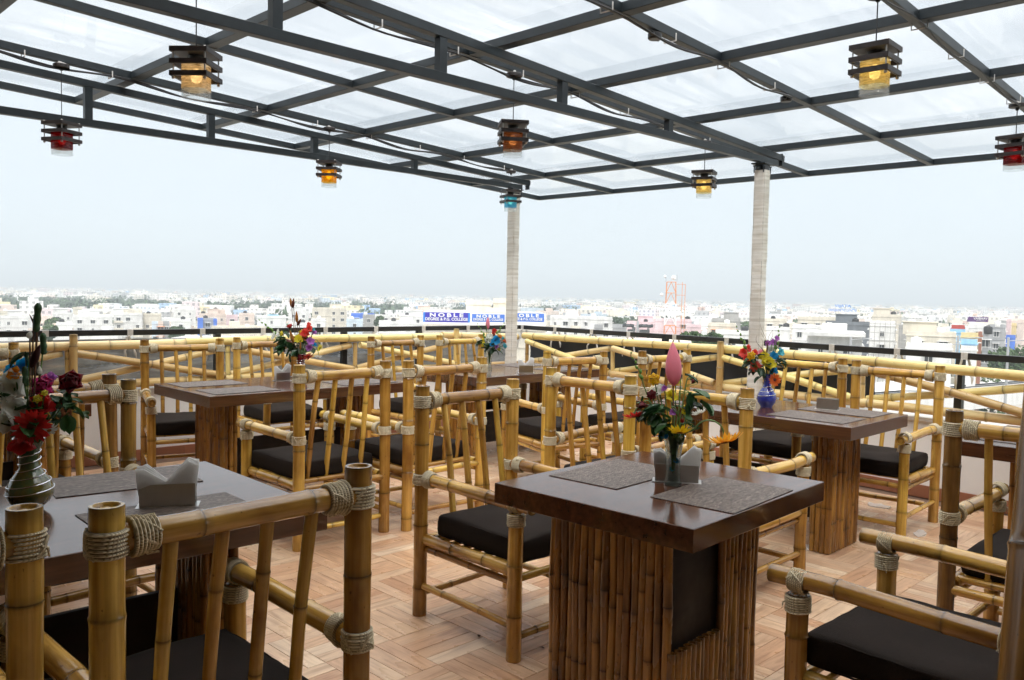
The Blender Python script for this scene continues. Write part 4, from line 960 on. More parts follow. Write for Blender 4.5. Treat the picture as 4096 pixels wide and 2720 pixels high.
def bouquet(B, mouth, sc, ox, oy, items, where, tilt=0.0):
    """items: (kind, colour, x, y, size_px, name, text) in the pixel frame of an elevation drawing of the bouquet; ox, oy its vase base"""
    B = Vector(B); rnd = random.Random(int(ox)); root = B+ZV*(mouth*0.25)
    for idx, it in enumerate(items):
        kind, c, x, y, sp, nm, text = it[:7]; opt = it[7] if len(it) > 7 else {}
        dx, dz, s = (x-ox)/sc, (oy-y)/sc, sp/sc
        dy = opt.get('dy', rnd.uniform(-0.035, 0.05)); H = B+RV*dx+FV*dy+ZV*dz
        lab = text+' '+where
        if len(lab.split()) > 16: print('LONG', lab)
        t = thing(nm, lab, 'leaves' if kind == 'leaves' else 'flower', root)
        face = opt.get('face', (0.9*dx/0.1, -1.0, 0.55)); fd = (RV*face[0]+FV*face[1]+ZV*face[2]).normalized()
        lip = B+RV*(dx*0.22 if abs(dx) < .1 else 0.02*(1 if dx > 0 else -1))+FV*dy*0.3+ZV*mouth
        if 'arch' in opt:
            pts = [root, lip]+[B+RV*((ax-ox)/sc)+FV*dy+ZV*((oy-ay)/sc) for ax, ay in opt['arch']]+[H-fd*s*0.2]
        else:
            mid = (lip+H)*0.5+RV*dx*0.10+ZV*0.01; pts = [root, lip, mid, H-fd*s*0.25]
        # smooth
        fine = []
        for i in range(len(pts)-1):
            p0 = pts[max(0, i-1)]; p1 = pts[i]; p2 = pts[i+1]; p3 = pts[min(len(pts)-1, i+2)]
            for q in range(5):
                u = q/5; fine.append(0.5*((2*p1)+(p2-p0)*u+(2*p0-5*p1+4*p2-p3)*u*u+(3*p1-p0-3*p2+p3)*u**3))
        fine.append(pts[-1])
        M = MB(); M.tube([p-root for p in fine], opt.get('sr', 0.0022), 6); link('stem', M.mesh('stem', TWIG if opt.get('dark') else STEM, smooth=60), t)
        Mh = Matrix.Translation(H-root) @ orient(fd)
        if kind == 'rose':
            link('bloom', rose_mesh(c, idx, opt.get('open', 0.8)), t, Matrix.Translation(H-root-fd*s*0.5) @ orient(fd) @ Matrix.Scale(s, 4))
            for q in range(4): place_leaf(t, root, H-fd*s*0.45, (-fd*0.35+RV*cos(q*1.6)+ZV*sin(q*1.6)*0.8+fd*0.9), s*1.0, 2)
        elif kind == 'trumpet': link('bloom', trumpet_mesh(c, idx, 6, 0.14), t, Matrix.Translation(H-root-fd*s*0.5) @ orient(fd) @ Matrix.Scale(s, 4))
        elif kind == 'orchid': link('bloom', trumpet_mesh(c, idx, 5, 0.05), t, Mh @ Matrix.Scale(s, 4))
        elif kind == 'gerbera': gerbera(t, Mh, s, c, idx, opt.get('droop', -0.25), opt.get('n', 22))
        elif kind == 'bud':
            d = (RV*opt.get('lean', 0)+ZV*opt.get('up', 1)).normalized()
            link('bud', bud_mesh(opt.get('mat') or PET[c], opt.get('ln', 4.0), idx, opt.get('lobes', 3), cyl=(opt.get('mat') is SCALY)), t, Matrix.Translation(H-root-d*s*opt.get('ln', 4.0)*0.5) @ orient(d) @ Matrix.Scale(s, 4))
        elif kind == 'spray':      # gladiolus tip of stacked green buds
            d = (RV*opt.get('lean', 0)+ZV).normalized(); bm = bud_mesh(LEAFY if c == 'green' else PET[c], 3.2, idx, 2)
            for q in range(6):
                f = 1-q*0.12; sd_ = 1 if q % 2 else -1
                link('bud', bm, t, Matrix.Translation(H-root+d*(q*s*0.95-s*2)) @ orient((d+RV*0.35*sd_+FV*-0.1)) @ Matrix.Scale(s*0.36*f, 4))
        elif kind == 'twigs':
            M = MB()
            for q in range(6):
                a0 = rnd.uniform(-.5, .5); pts2 = []; p = Vector((0, 0, 0)); 
                for g in range(14):
                    u = g/13; pts2.append(H-root+RV*(a0*s*u+0.12*s*sin(u*5+q*2)*u)+FV*(0.1*s*cos(q)*u)+ZV*(s*u*(1.0-0.09*q)-s*0.25))
                M.tube(pts2, [0.0022*(1-0.75*g/13) for g in range(14)], 5)
            link('twig', M.mesh('twig', TWIG, smooth=60), t)
        elif kind == 'leaves':
            for q in range(opt.get('n', 5)):
                p = H+RV*rnd.uniform(-1, 1)*s*0.35+ZV*rnd.uniform(-1, 1)*s*0.35+FV*rnd.uniform(-1, 1)*s*0.4
                d = RV*((1 if dx > 0 else -1)*0.6+rnd.uniform(-.8, .8))+ZV*rnd.uniform(-.9, .5)-FV*rnd.uniform(-.2, .8)
                place_leaf(t, root, p, d, s*rnd.uniform(0.7, 1.05), opt.get('k', rnd.choice((0, 1, 0, 4))))
        for q in range(opt.get('leaf', 1 if kind in ('rose', 'trumpet') else 0)):
            p = lip.lerp(H, rnd.uniform(0.35, 0.8)); place_leaf(t, root, p, RV*(dx*6+rnd.uniform(-.7, .7))+ZV*rnd.uniform(-.3, .6)-FV*rnd.uniform(0, .6), rnd.uniform(0.04, 0.065), rnd.choice((0, 1, 0)))
def vase(name, label, B, prof, mat_, inner=None, wire=None, sq=None, water=None, n=28):
    t = thing(name, label, 'vase', B); M = MB(); M.lathe(prof, None, n, cap=False); 
    th = 0.0025; M.lathe([(max(0.001, r-th), z+0.003) for r, z in prof[::-1]], None, n, cap=False)
    M.lathe([(prof[0][0], 0), (0.001, 0.0)], None, n, cap=False); M.lathe([(0.001, 0.003), (max(.001, prof[0][0]-th), 0.003)], None, n, cap=False)
    k = len(prof)-1; M.lathe([(prof[k][0]-th, prof[k][1]+0.003), (prof[k][0], prof[k][1])], None, n, cap=False)
    link('vase_body', M.mesh('vase_body', mat_, smooth=50), t)
    if wire:
        z0, z1, turns, tl_ = wire; pts = []
        def rad(z):
            for i in range(len(prof)-1):
                if prof[i][1] <= z <= prof[i+1][1]: u = (z-prof[i][1])/(prof[i+1][1]-prof[i][1]+1e-9); return prof[i][0]*(1-u)+prof[i+1][0]*u
            return prof[-1][0]
        for i in range(int(turns*24)):
            a = 2*pi*i/24; z = z0+(z1-z0)*i/(turns*24); r = rad(z)+0.0022; pts.append((r*cos(a), r*sin(a), z+tl_*cos(a)))
        M = MB(); M.tube(pts, 0.0016, 6); link('silver_wire', M.mesh('silver_wire', WIRE, smooth=60), t)
    return t
def glaze(name, c1, c2, scale=14):
    m, n, b = mat(name); x = noise_node(n, scale, 4, 0.7, (1, 1, 0.6)); n.links.new(ramp(n, x.outputs['Fac'], [(0.35, c1), (0.62, c2)]).outputs[0], b.inputs['Base Color'])
    b.inputs['Roughness'].default_value = 0.08; b.inputs['Coat Weight'].default_value = 0.8; b.inputs['Coat Roughness'].default_value = 0.03; b.inputs['Transmission Weight'].default_value = 0.25; return m
GREENV = glaze('green_amber_glaze', (0.06, 0.12, 0.05), (0.20, 0.15, 0.02)); BLUEV = glaze('blue_glaze', (0.01, 0.02, 0.30), (0.06, 0.10, 0.55), 6); REDV = glaze('red_glaze', (0.10, 0.004, 0.012), (0.22, 0.01, 0.02), 8)
# --- front table, lily
B1 = (2.433, 1.634, 0.7503)
vase('glass_vase', 'clear glass vase holding the pink lily bud on the front table', B1, [(0.030, 0), (0.031, 0.008), (0.0265, 0.02), (0.0235, 0.05), (0.0245, 0.09), (0.028, 0.12), (0.033, 0.15), (0.040, 0.172)], VGLASS)
wf = 'in the lily bouquet on the front table'
bouquet(B1, 0.165, 2864, 710, 1500, [
 ('bud', 'pink', 681, 298, 88, 'pink_lily_bud', 'big pink lily bud standing tallest', {'ln': 4.96, 'up': 1, 'lean': -0.06, 'dy': 0.0, 'dark': 1, 'sr': 0.003}),
 ('leaves', '', 772, 400, 200, 'lily_leaf', 'narrow leaf right of the lily bud', {'n': 1, 'k': 4, 'dy': 0.0}),
 ('rose', 'yellow', 500, 455, 56, 'yellow_rose', 'deep yellow rose left of the lily bud', {'face': (-.5, -1, .3)}),
 ('rose', 'lemon', 745, 475, 50, 'yellow_flower', 'lemon yellow flower behind the lily bud', {'dy': 0.06}),
 ('rose', 'darkred', 478, 605, 56, 'dark_red_rose', 'dark red rose below the yellow rose', {'face': (-.5, -1, .2), 'open': .5}),
 ('rose', 'darkred', 372, 690, 60, 'dark_red_rose', 'drooping dark red rose at the far left', {'face': (.2, -.6, -1), 'open': .35, 'arch': [(480, 730), (420, 650)]}),
 ('rose', 'darkred', 905, 462, 46, 'dark_red_rose', 'wilted dark red rose at the upper right', {'face': (.6, -.5, -.8), 'open': .3, 'arch': [(820, 600), (850, 440)]}),
 ('orchid', 'white', 560, 580, 62, 'orchid', 'white orchid left of the dark stem', {}),
 ('orchid', 'purple', 600, 545, 34, 'orchid', 'small purple orchid beside the white orchid', {}),
 ('orchid', 'purple', 665, 765, 40, 'orchid', 'purple orchid in the middle under the leaves', {'dy': -.04}),
 ('trumpet', 'lemon', 690, 625, 66, 'yellow_flower', 'lemon yellow petals below the lily bud', {'dy': .03}),
 ('trumpet', 'lemon', 830, 770, 56, 'yellow_flower', 'lemon yellow petals at the lower right', {'dy': .03}),
 ('gerbera', 'red', 300, 815, 105, 'red_gerbera', 'red gerbera hanging face down at the left', {'face': (.25, -.3, -1), 'arch': [(470, 900), (380, 760), (325, 730)], 'droop': -.42}),
 ('gerbera', 'yellow', 735, 950, 125, 'yellow_gerbera', 'yellow gerbera bowed over the vase rim', {'face': (0, -.35, -1), 'arch': [(730, 840), (690, 720), (650, 705), (720, 800)], 'dy': -.05, 'droop': -.5}),
 ('gerbera', 'amber', 1190, 1045, 168, 'orange_yellow_gerbera', 'orange gerbera on a long arched stem', {'face': (.15, -.3, -1), 'arch': [(880, 930), (960, 850), (1060, 835), (1150, 890), (1187, 985)], 'dy': -.03, 'droop': -.5, 'sr': .003}),
 ('gerbera', 'white', 985, 800, 82, 'white_daisy', 'white daisy hanging at the right', {'face': (.35, -.3, -1), 'arch': [(860, 820), (920, 690), (955, 720)], 'droop': -.6}),
 ('trumpet', 'blue', 590, 985, 52, 'blue_flower', 'bright blue petals at the left vase rim', {'dy': -.03}),
 ('rose', 'red', 795, 865, 24, 'red_carnation', 'tiny red flower behind the yellow gerbera', {'dy': .02}),
 ('rose', 'red', 840, 950, 26, 'red_carnation', 'tiny red flower at the right vase rim', {'dy': .02}),
 ('spray', 'green', 345, 355, 58, 'gladiolus_tip', 'thin green flower spike leaning to the left', {'lean': -.5}),
 ('leaves', '', 560, 740, 165, 'rose_leaves', 'dark green leaves at the centre', {'n': 8, 'dy': -.04}), ('leaves', '', 640, 880, 170, 'rose_leaves', 'dark green leaves above the vase rim', {'n': 8, 'dy': -.035}),
 ('leaves', '', 430, 800, 150, 'rose_leaves', 'grey green leaves at the left', {'n': 6, 'dy': -.02}), ('leaves', '', 520, 880, 130, 'rose_leaves', 'crumpled leaves below left', {'n': 5}),
 ('leaves', '', 900, 610, 190, 'folded_leaves', 'large folded grey green leaves at the right', {'n': 6, 'dy': .0}), ('leaves', '', 850, 830, 170, 'folded_leaves', 'upright green blades at the lower right', {'n': 5, 'k': 2}),
 ('leaves', '', 790, 560, 150, 'gladiolus_leaves', 'light green blades right of the dark stem', {'n': 5, 'k': 3}),
 ('trumpet', 'blue', 735, 1255, 34, 'blue_flower', 'blue petals sunk inside the glass', {'dy': -.004, 'leaf': 0}), ('trumpet', 'turquoise', 700, 1340, 30, 'teal_petals', 'teal petals at the bottom inside the glass', {'dy': 0, 'leaf': 0}),
 ('leaves', '', 706, 1170, 50, 'rose_leaves', 'leaves and stems inside the glass', {'n': 6, 'k': 1, 'dy': 0})], wf)
# --- left foreground
B2 = (0.714, 2.678, 0.7503)
vase('green_vase', 'green and amber glazed vase wrapped with silver wire on the left foreground table', B2, [(0.030, 0), (0.034, 0.006), (0.052, 0.022), (0.063, 0.045), (0.061, 0.065), (0.050, 0.088), (0.036, 0.108), (0.0285, 0.122), (0.027, 0.16), (0.029, 0.178), (0.036, 0.19), (0.044, 0.207)], GREENV, wire=(0.04, 0.172, 6.2, 0.004))
bouquet(B2, 0.2, 2490, 230, 1530, [
 ('trumpet', 'white', 155, 640, 122, 'white_gladiolus', 'large ruffled white gladiolus flower', {'face': (0, -1, .3), 'dy': -.03}), ('trumpet', 'white', 65, 690, 105, 'white_gladiolus', 'white gladiolus flower at the left side', {'face': (-.7, -1, .2), 'dy': -.02}),
 ('trumpet', 'white', 185, 775, 92, 'white_gladiolus', 'white gladiolus flower in the middle', {'dy': -.04, 'face': (.3, -1, .1)}), ('trumpet', 'white', 145, 880, 98, 'white_gladiolus', 'lowest white gladiolus flower', {'dy': -.05, 'face': (0, -1, -.3)}),
 ('trumpet', 'white', 110, 590, 70, 'white_gladiolus', 'top white gladiolus flower', {'dy': .01}),
 ('rose', 'magenta', 300, 645, 66, 'pink_rose', 'bright magenta pink rose', {'face': (.1, -1, .2), 'open': 1.1}), ('rose', 'darkred', 487, 615, 78, 'red_rose', 'deep red rose at the upper right', {'face': (.3, -.9, .5), 'open': .8}),
 ('orchid', 'purple', 335, 600, 45, 'orchid', 'purple petals behind the pink rose', {'dy': .04}),
 ('rose', 'lemon', 370, 685, 32, 'yellow_bud', 'small yellow bud right of the pink rose', {'open': .3}), ('rose', 'lemon', 337, 722, 28, 'yellow_bud', 'tiny yellow bud under the pink rose', {}),
 ('trumpet', 'red', 345, 765, 88, 'red_gladiolus', 'bright red gladiolus petals in the middle', {}), ('trumpet', 'red', 432, 765, 40, 'red_gladiolus', 'small red gladiolus flower at the right', {}),
 ('gerbera', 'red', 335, 905, 125, 'red_gerbera', 'large red gerbera above the vase rim', {'face': (.45, -1, -.1), 'dy': -.06, 'droop': .15}), ('trumpet', 'red', 250, 1035, 88, 'red_gladiolus', 'scarlet petals hanging over the vase rim', {'dy': -.06, 'face': (.2, -.8, -.7)}),
 ('gerbera', 'lemon', 28, 880, 75, 'yellow_gerbera', 'yellow gerbera drooping at the left', {'face': (-.1, -.3, -1), 'arch': [(120, 900), (60, 800)], 'droop': -.7}),
 ('gerbera', 'white', 410, 945, 60, 'white_daisy', 'white daisy half hidden at the lower right', {'face': (.5, -.6, -.7), 'droop': -.3}),
 ('trumpet', 'blue', 160, 505, 70, 'blue_flower', 'blue ruffled flower at the top left', {}), ('trumpet', 'blue', 100, 530, 58, 'blue_flower', 'blue flower at the far left', {}), ('trumpet', 'amber', 175, 548, 55, 'orange_flower', 'orange yellow flower under the blue one', {'dy': -.03}),
 ('bud', '', 278, 150, 30, 'green_seed_pod', 'tall scaly green pod standing against the city', {'ln': 7.0, 'mat': SCALY, 'lean': .09, 'dark': 1, 'sr': .003, 'lobes': 0}), ('bud', '', 292, 340, 28, 'green_seed_pod', 'lower scaly green pod in front of the bamboo fence', {'ln': 5.6, 'mat': SCALY, 'lean': -.04, 'lobes': 0}),
 ('bud', '', 235, 565, 24, 'green_catkin', 'short scaly green catkin by the white flowers', {'ln': 6, 'mat': SCALY, 'lean': -.05, 'lobes': 0}),
 ('bud', 'white', 277, 268, 22, 'white_bud', 'whitish seed on the dark twig', {'ln': 2.6, 'lean': .4, 'dark': 1}), ('bud', 'white', 285, 530, 18, 'white_bud', 'pale bud on the dark twig lower down', {'ln': 3.6, 'dark': 1}),
 ('bud', 'brown', 245, 180, 9, 'brown_twig', 'thin dark brown twig leaning left', {'ln': 14, 'lean': -.5, 'dark': 1}), ('bud', 'darkleaf', 322, 420, 30, 'dark_red_leaf', 'pointed dark red leaf right of the pods', {'ln': 6.0, 'lean': .38, 'lobes': 2, 'dark': 1}),
 ('leaves', '', 30, 570, 190, 'gladiolus_leaves', 'green pointed gladiolus sheath at the left edge', {'n': 4, 'k': 2}), ('leaves', '', 215, 400, 130, 'teal_leaves', 'blue green leaves left of the twig', {'n': 4, 'k': 4}),
 ('leaves', '', 300, 840, 150, 'rose_leaves', 'grey green rose leaf in the middle', {'n': 5, 'k': 0, 'dy': -.05}), ('leaves', '', 480, 830, 145, 'rose_leaves', 'rose leaves spreading to the right', {'n': 7, 'k': 0}), ('leaves', '', 430, 720, 120, 'rose_leaves', 'rose leaves under the red rose', {'n': 6}),
 ('leaves', '', 180, 960, 150, 'rose_leaves', 'dark leaves at the vase rim', {'n': 7, 'k': 1}), ('leaves', '', 270, 760, 140, 'rose_leaves', 'shaded dark leaves behind the flowers', {'n': 7, 'k': 1, 'dy': .05})], 'in the green vase at left')
# --- red vase on the long table
p = at(1203, 1531, 0.75); B3 = (p.x, p.y, 0.7503)
vase('red_vase', 'small dark red ribbed vase behind the chair post on the long left table', B3, [(0.030, 0), (0.045, 0.03), (0.045, 0.06), (0.030, 0.09), (0.026, 0.12), (0.024, 0.13), (0.027, 0.14), (0.024, 0.15), (0.029, 0.165), (0.026, 0.172), (0.036, 0.2)], REDV, wire=(0.12, 0.165, 3, .002))
bouquet(B3, 0.19, 2740, 850, 1720, [
 ('bud', 'ochre', 630, 190, 32, 'brown_pod', 'top pair of ochre brown seed pods, left half', {'ln': 5.8, 'lean': -.2, 'dark': 1}), ('bud', 'brown', 690, 200, 34, 'brown_pod', 'top pair of ochre brown seed pods, right half', {'ln': 5.6, 'lean': .1, 'dark': 1}),
 ('bud', 'ochre', 762, 460, 33, 'brown_pod', 'middle ochre pod on the dark stem', {'ln': 7, 'lean': -.05, 'dark': 1}), ('bud', 'brown', 805, 560, 32, 'brown_pod', 'dark pointed scale beside the middle pod', {'ln': 5, 'lean': .6, 'dark': 1}), ('bud', 'ochre', 700, 830, 36, 'brown_pod', 'lowest ochre pod in front of the leaves', {'ln': 7, 'lean': -.3, 'dy': -.04, 'dark': 1}),
 ('bud', 'rosebrown', 660, 925, 36, 'brown_pod', 'dull rose brown scale under the lowest pod', {'ln': 4.5, 'lean': -1.2, 'dy': -.05}), ('bud', 'ochre', 875, 1000, 20, 'brown_pod', 'thin ochre pod at the vase mouth', {'ln': 8, 'dy': -.05}),
 ('rose', 'red', 655, 640, 66, 'red_rose', 'dark red rose left of the dark stem', {'open': .5, 'face': (-.4, -.5, 1)}), ('spray', 'green', 230, 690, 85, 'gladiolus_tip', 'long green gladiolus tip pointing left', {'lean': -1.3}),
 ('rose', 'lemon', 500, 790, 66, 'yellow_bud', 'yellow gladiolus bud on the left', {'open': .4}), ('trumpet', 'white', 340, 830, 80, 'white_flower', 'white petals at the far left', {}), ('trumpet', 'white', 440, 860, 85, 'white_flower', 'white petals left of the leaves', {}), ('trumpet', 'white', 420, 745, 55, 'white_flower', 'upper white petals', {}),
 ('trumpet', 'coral', 930, 760, 90, 'coral_gladiolus', 'coral pink gladiolus flower in the middle', {}), ('trumpet', 'coral', 1010, 680, 85, 'coral_gladiolus', 'coral pink gladiolus flower upper right', {}), ('trumpet', 'coral', 990, 600, 45, 'coral_gladiolus', 'topmost coral gladiolus bud', {}), ('trumpet', 'coral', 890, 860, 70, 'coral_gladiolus', 'lowest coral gladiolus flower', {}),
 ('orchid', 'purple', 1035, 930, 90, 'purple_orchid', 'purple and white orchid in the middle right', {'dy': -.04}), ('orchid', 'purple', 1015, 1055, 75, 'purple_orchid', 'lower purple orchid', {'dy': -.04}), ('orchid', 'purple', 1085, 760, 60, 'purple_orchid', 'upper purple orchid', {}),
 ('trumpet', 'blue', 1085, 990, 55, 'blue_flower', 'small blue flower among the orchids', {}), ('trumpet', 'turquoise', 1100, 690, 36, 'turquoise_bud', 'turquoise bud at the upper right', {}), ('trumpet', 'lemon', 820, 880, 95, 'yellow_flower', 'lemon yellow petals behind the dark stem', {}), ('trumpet', 'lemon', 850, 770, 70, 'yellow_flower', 'upper lemon yellow petals', {'dy': .03}),
 ('gerbera', 'lemon', 1200, 1050, 80, 'yellow_gerbera', 'yellow gerbera drooping at the right', {'face': (.9, -.4, -.5), 'arch': [(1010, 980), (1110, 890), (1180, 950)]}), ('gerbera', 'white', 1190, 1225, 75, 'white_daisy', 'white daisy hanging lowest at the right', {'face': (0, -.2, -1), 'arch': [(1050, 1030), (1140, 1020), (1190, 1120)], 'droop': -.7}),
 ('gerbera', 'red', 1025, 1205, 95, 'red_gerbera', 'red gerbera hanging beside the vase', {'face': (.5, -.5, -.6), 'arch': [(880, 1100), (950, 1130)], 'dy': -.05}),
 ('leaves', '', 570, 930, 210, 'rose_leaves', 'dark green leaves at the left', {'n': 7, 'dy': -.03}), ('leaves', '', 640, 1080, 230, 'rose_leaves', 'big dark leaves hanging left of the vase', {'n': 8, 'k': 1, 'dy': -.04}), ('leaves', '', 780, 1030, 190, 'rose_leaves', 'dark leaves over the vase mouth', {'n': 7, 'k': 1, 'dy': -.04})], 'in the red vase')
# --- clear vase by the column
B4 = (4.924, 5.198, 0.7503)
vase('glass_vase', 'tall clear cut glass vase on the far table beside the corner column', B4, [(0.024, 0), (0.024, 0.012), (0.017, 0.03), (0.019, 0.08), (0.026, 0.12), (0.040, 0.165)], VGLASS)
bouquet(B4, 0.16, 2829, 610, 1420, [
 ('bud', 'pink', 552, 300, 56, 'pink_lily_bud', 'pink bud standing tallest against the college sign', {'ln': 5.4, 'lean': .02}), ('bud', '', 522, 400, 16, 'lily_leaf', 'dark green blade in front of the pink bud', {'ln': 13, 'mat': LEAF, 'lean': -.1, 'dy': -.04}),
 ('trumpet', 'lemon', 462, 740, 75, 'yellow_flower', 'yellow flower on the left', {'face': (-1, -.8, 0)}), ('trumpet', 'lemon', 450, 830, 50, 'yellow_flower', 'lower yellow flower on the left', {'face': (-1, -.8, 0)}), ('trumpet', 'white', 605, 620, 90, 'white_flower', 'white flower in the middle', {}), ('trumpet', 'white', 530, 690, 62, 'white_flower', 'small white flower left of the middle', {}), ('trumpet', 'white', 610, 740, 70, 'white_flower', 'lower white flower', {}),
 ('trumpet', 'red', 715, 500, 75, 'red_gladiolus', 'scarlet gladiolus flower, upper', {}), ('trumpet', 'red', 690, 590, 62, 'red_gladiolus', 'scarlet gladiolus flower, lower', {}), ('trumpet', 'blue', 755, 700, 120, 'blue_carnation', 'large bright blue carnation', {'face': (.1, -1, .1), 'dy': -.05}), ('trumpet', 'blue', 660, 810, 62, 'blue_carnation', 'small blue petals below the carnation', {'dy': -.04}),
 ('rose', 'amber', 850, 610, 50, 'yellow_red_flower', 'yellow and red flower right of the carnation', {}), ('rose', 'orange', 962, 725, 55, 'orange_flower', 'orange and yellow flower in front of the column', {}), ('rose', 'turquoise', 975, 835, 62, 'turquoise_flower', 'turquoise bud reaching in front of the column', {}), ('rose', 'turquoise', 920, 660, 45, 'turquoise_flower', 'pale turquoise petals', {}),
 ('orchid', 'purple', 765, 870, 60, 'purple_orchid', 'dark purple orchid at the lower right', {}), ('rose', 'lemon', 830, 930, 42, 'yellow_bud', 'yellow bud lowest on the right', {}),
 ('spray', 'green', 430, 520, 80, 'gladiolus_tip', 'green flower spike leaning left', {'lean': -.6}), ('spray', 'green', 860, 430, 80, 'gladiolus_tip', 'green flower spike leaning right', {'lean': .7}),
 ('leaves', '', 400, 760, 170, 'dark_leaves', 'dark leaves at the left', {'n': 6, 'k': 1}), ('leaves', '', 560, 860, 190, 'green_leaves', 'green blades above the glass', {'n': 7, 'k': 2}), ('leaves', '', 700, 920, 150, 'dark_leaves', 'leaves at the right rim', {'n': 6}), ('leaves', '', 606, 1190, 60, 'green_foliage', 'green stems and leaves inside the glass', {'n': 6, 'k': 3}), ('leaves', '', 820, 520, 120, 'green_leaves', 'thin green leaves at the upper right', {'n': 6, 'k': 3})], 'in the vase beside the column')
# --- blue vase
B5 = (4.645, 2.469, 0.7503)
vase('blue_vase', 'round cobalt blue vase with silver rings on the right table', B5, [(0.034, 0), (0.036, 0.008), (0.052, 0.03), (0.058, 0.055), (0.052, 0.08), (0.036, 0.105), (0.026, 0.12), (0.022, 0.14), (0.020, 0.16), (0.034, 0.195)], BLUEV, wire=(0.06, 0.14, 3.2, .002))
bouquet(B5, 0.18, 2490, 535, 1450, [
 ('twigs', '', 490, 560, 480, 'curly_twigs', 'bare curly brown twigs rising above the flowers', {'dark': 1}), ('spray', 'green', 125, 450, 75, 'gladiolus_tip', 'green gladiolus tip pointing to the upper left', {'lean': -.5}),
 ('trumpet', 'coral', 195, 650, 82, 'coral_gladiolus', 'coral gladiolus flower at the far left', {}), ('trumpet', 'coral', 250, 580, 62, 'coral_gladiolus', 'upper coral gladiolus flower', {}), ('trumpet', 'coral', 240, 730, 60, 'coral_gladiolus', 'lower coral gladiolus flower', {}), ('rose', 'yellow', 250, 680, 62, 'yellow_rose', 'deep yellow rose in front of the coral flowers', {'dy': -.05}),
 ('trumpet', 'coral', 340, 640, 60, 'coral_gladiolus', 'coral petals behind the leaves', {}), ('trumpet', 'pink', 430, 640, 55, 'pink_flower', 'pink flower left of the yellow ones', {}), ('gerbera', 'coral', 335, 840, 95, 'coral_gerbera', 'coral red gerbera in front of the column', {'face': (-.5, -.9, -.3)}),
 ('trumpet', 'lemon', 455, 690, 88, 'yellow_gladiolus', 'upper lemon yellow gladiolus flower', {'dy': -.03}), ('trumpet', 'lemon', 520, 780, 105, 'yellow_gladiolus', 'large lemon yellow gladiolus flower in front', {'dy': -.05}), ('trumpet', 'lemon', 470, 760, 70, 'yellow_gladiolus', 'lemon yellow gladiolus flower in the middle', {'dy': -.04}),
 ('trumpet', 'blue', 615, 690, 85, 'blue_flower', 'bright blue flower on the right', {}), ('trumpet', 'turquoise', 700, 620, 70, 'turquoise_flower', 'pale turquoise flower at the upper right', {}), ('trumpet', 'blue', 620, 900, 78, 'blue_flower', 'lower bright blue flower', {}), ('trumpet', 'white', 600, 590, 85, 'white_flower', 'white flower behind the blue ones', {'dy': .04}),
 ('orchid', 'purple', 530, 510, 55, 'purple_orchid', 'purple orchid left of the white flower', {}), ('orchid', 'purple', 615, 495, 60, 'purple_orchid', 'purple and white orchid in the middle top', {}), ('orchid', 'purple', 645, 430, 50, 'purple_orchid', 'topmost purple orchid', {}),
 ('gerbera', 'orange', 600, 1022, 98, 'orange_gerbera', 'orange red gerbera hanging on the vase neck', {'face': (.2, -1, .05), 'dy': -.06, 'droop': .05}), ('spray', 'green', 685, 450, 70, 'gladiolus_tip', 'green spike on the right side', {'lean': .1}),
 ('leaves', '', 330, 740, 170, 'rose_leaves', 'green leaves at the left', {'n': 7}), ('leaves', '', 440, 880, 170, 'dark_leaves', 'dark leaves above the vase', {'n': 7, 'k': 1}), ('leaves', '', 405, 1000, 120, 'hanging_leaf', 'single leaf hanging at the left of the vase neck', {'n': 2, 'k': 0}), ('leaves', '', 670, 770, 150, 'dark_leaves', 'dark leaves on the right', {'n': 6, 'k': 1})], 'in the blue vase')

# ------------------------------------------------------------------ ground and city
G = -25.0
m, n, b = mat('city_ground'); x = noise_node(n, 0.02, 6, 0.7); y = noise_node(n, 0.0035, 4, 0.6)
gc = ramp(n, x.outputs['Fac'], [(0.3, (0.16, 0.145, 0.12)), (0.55, (0.30, 0.28, 0.24)), (0.75, (0.42, 0.40, 0.36))]).outputs[0]
n.links.new(mul(n, gc, (0.07, 0.11, 0.04), ramp(n, y.outputs['Fac'], [(0.5, (0, 0, 0)), (0.58, (0.8,)*3)]).outputs[0], 'MIX'), b.inputs['Base Color']); b.inputs['Roughness'].default_value = 0.95; CGR = m
M = MB(); R_ = 14000; k = 40; vs = []; fs = []
M.add([(-R_, -R_, G), (R_, -R_, G), (R_, R_, G), (-R_, R_, G)], [(0, 1, 2, 3)]); o = link('ground', M.mesh('ground', CGR)); o['kind'] = 'structure'; o['label'] = 'dusty city ground far below the terrace'
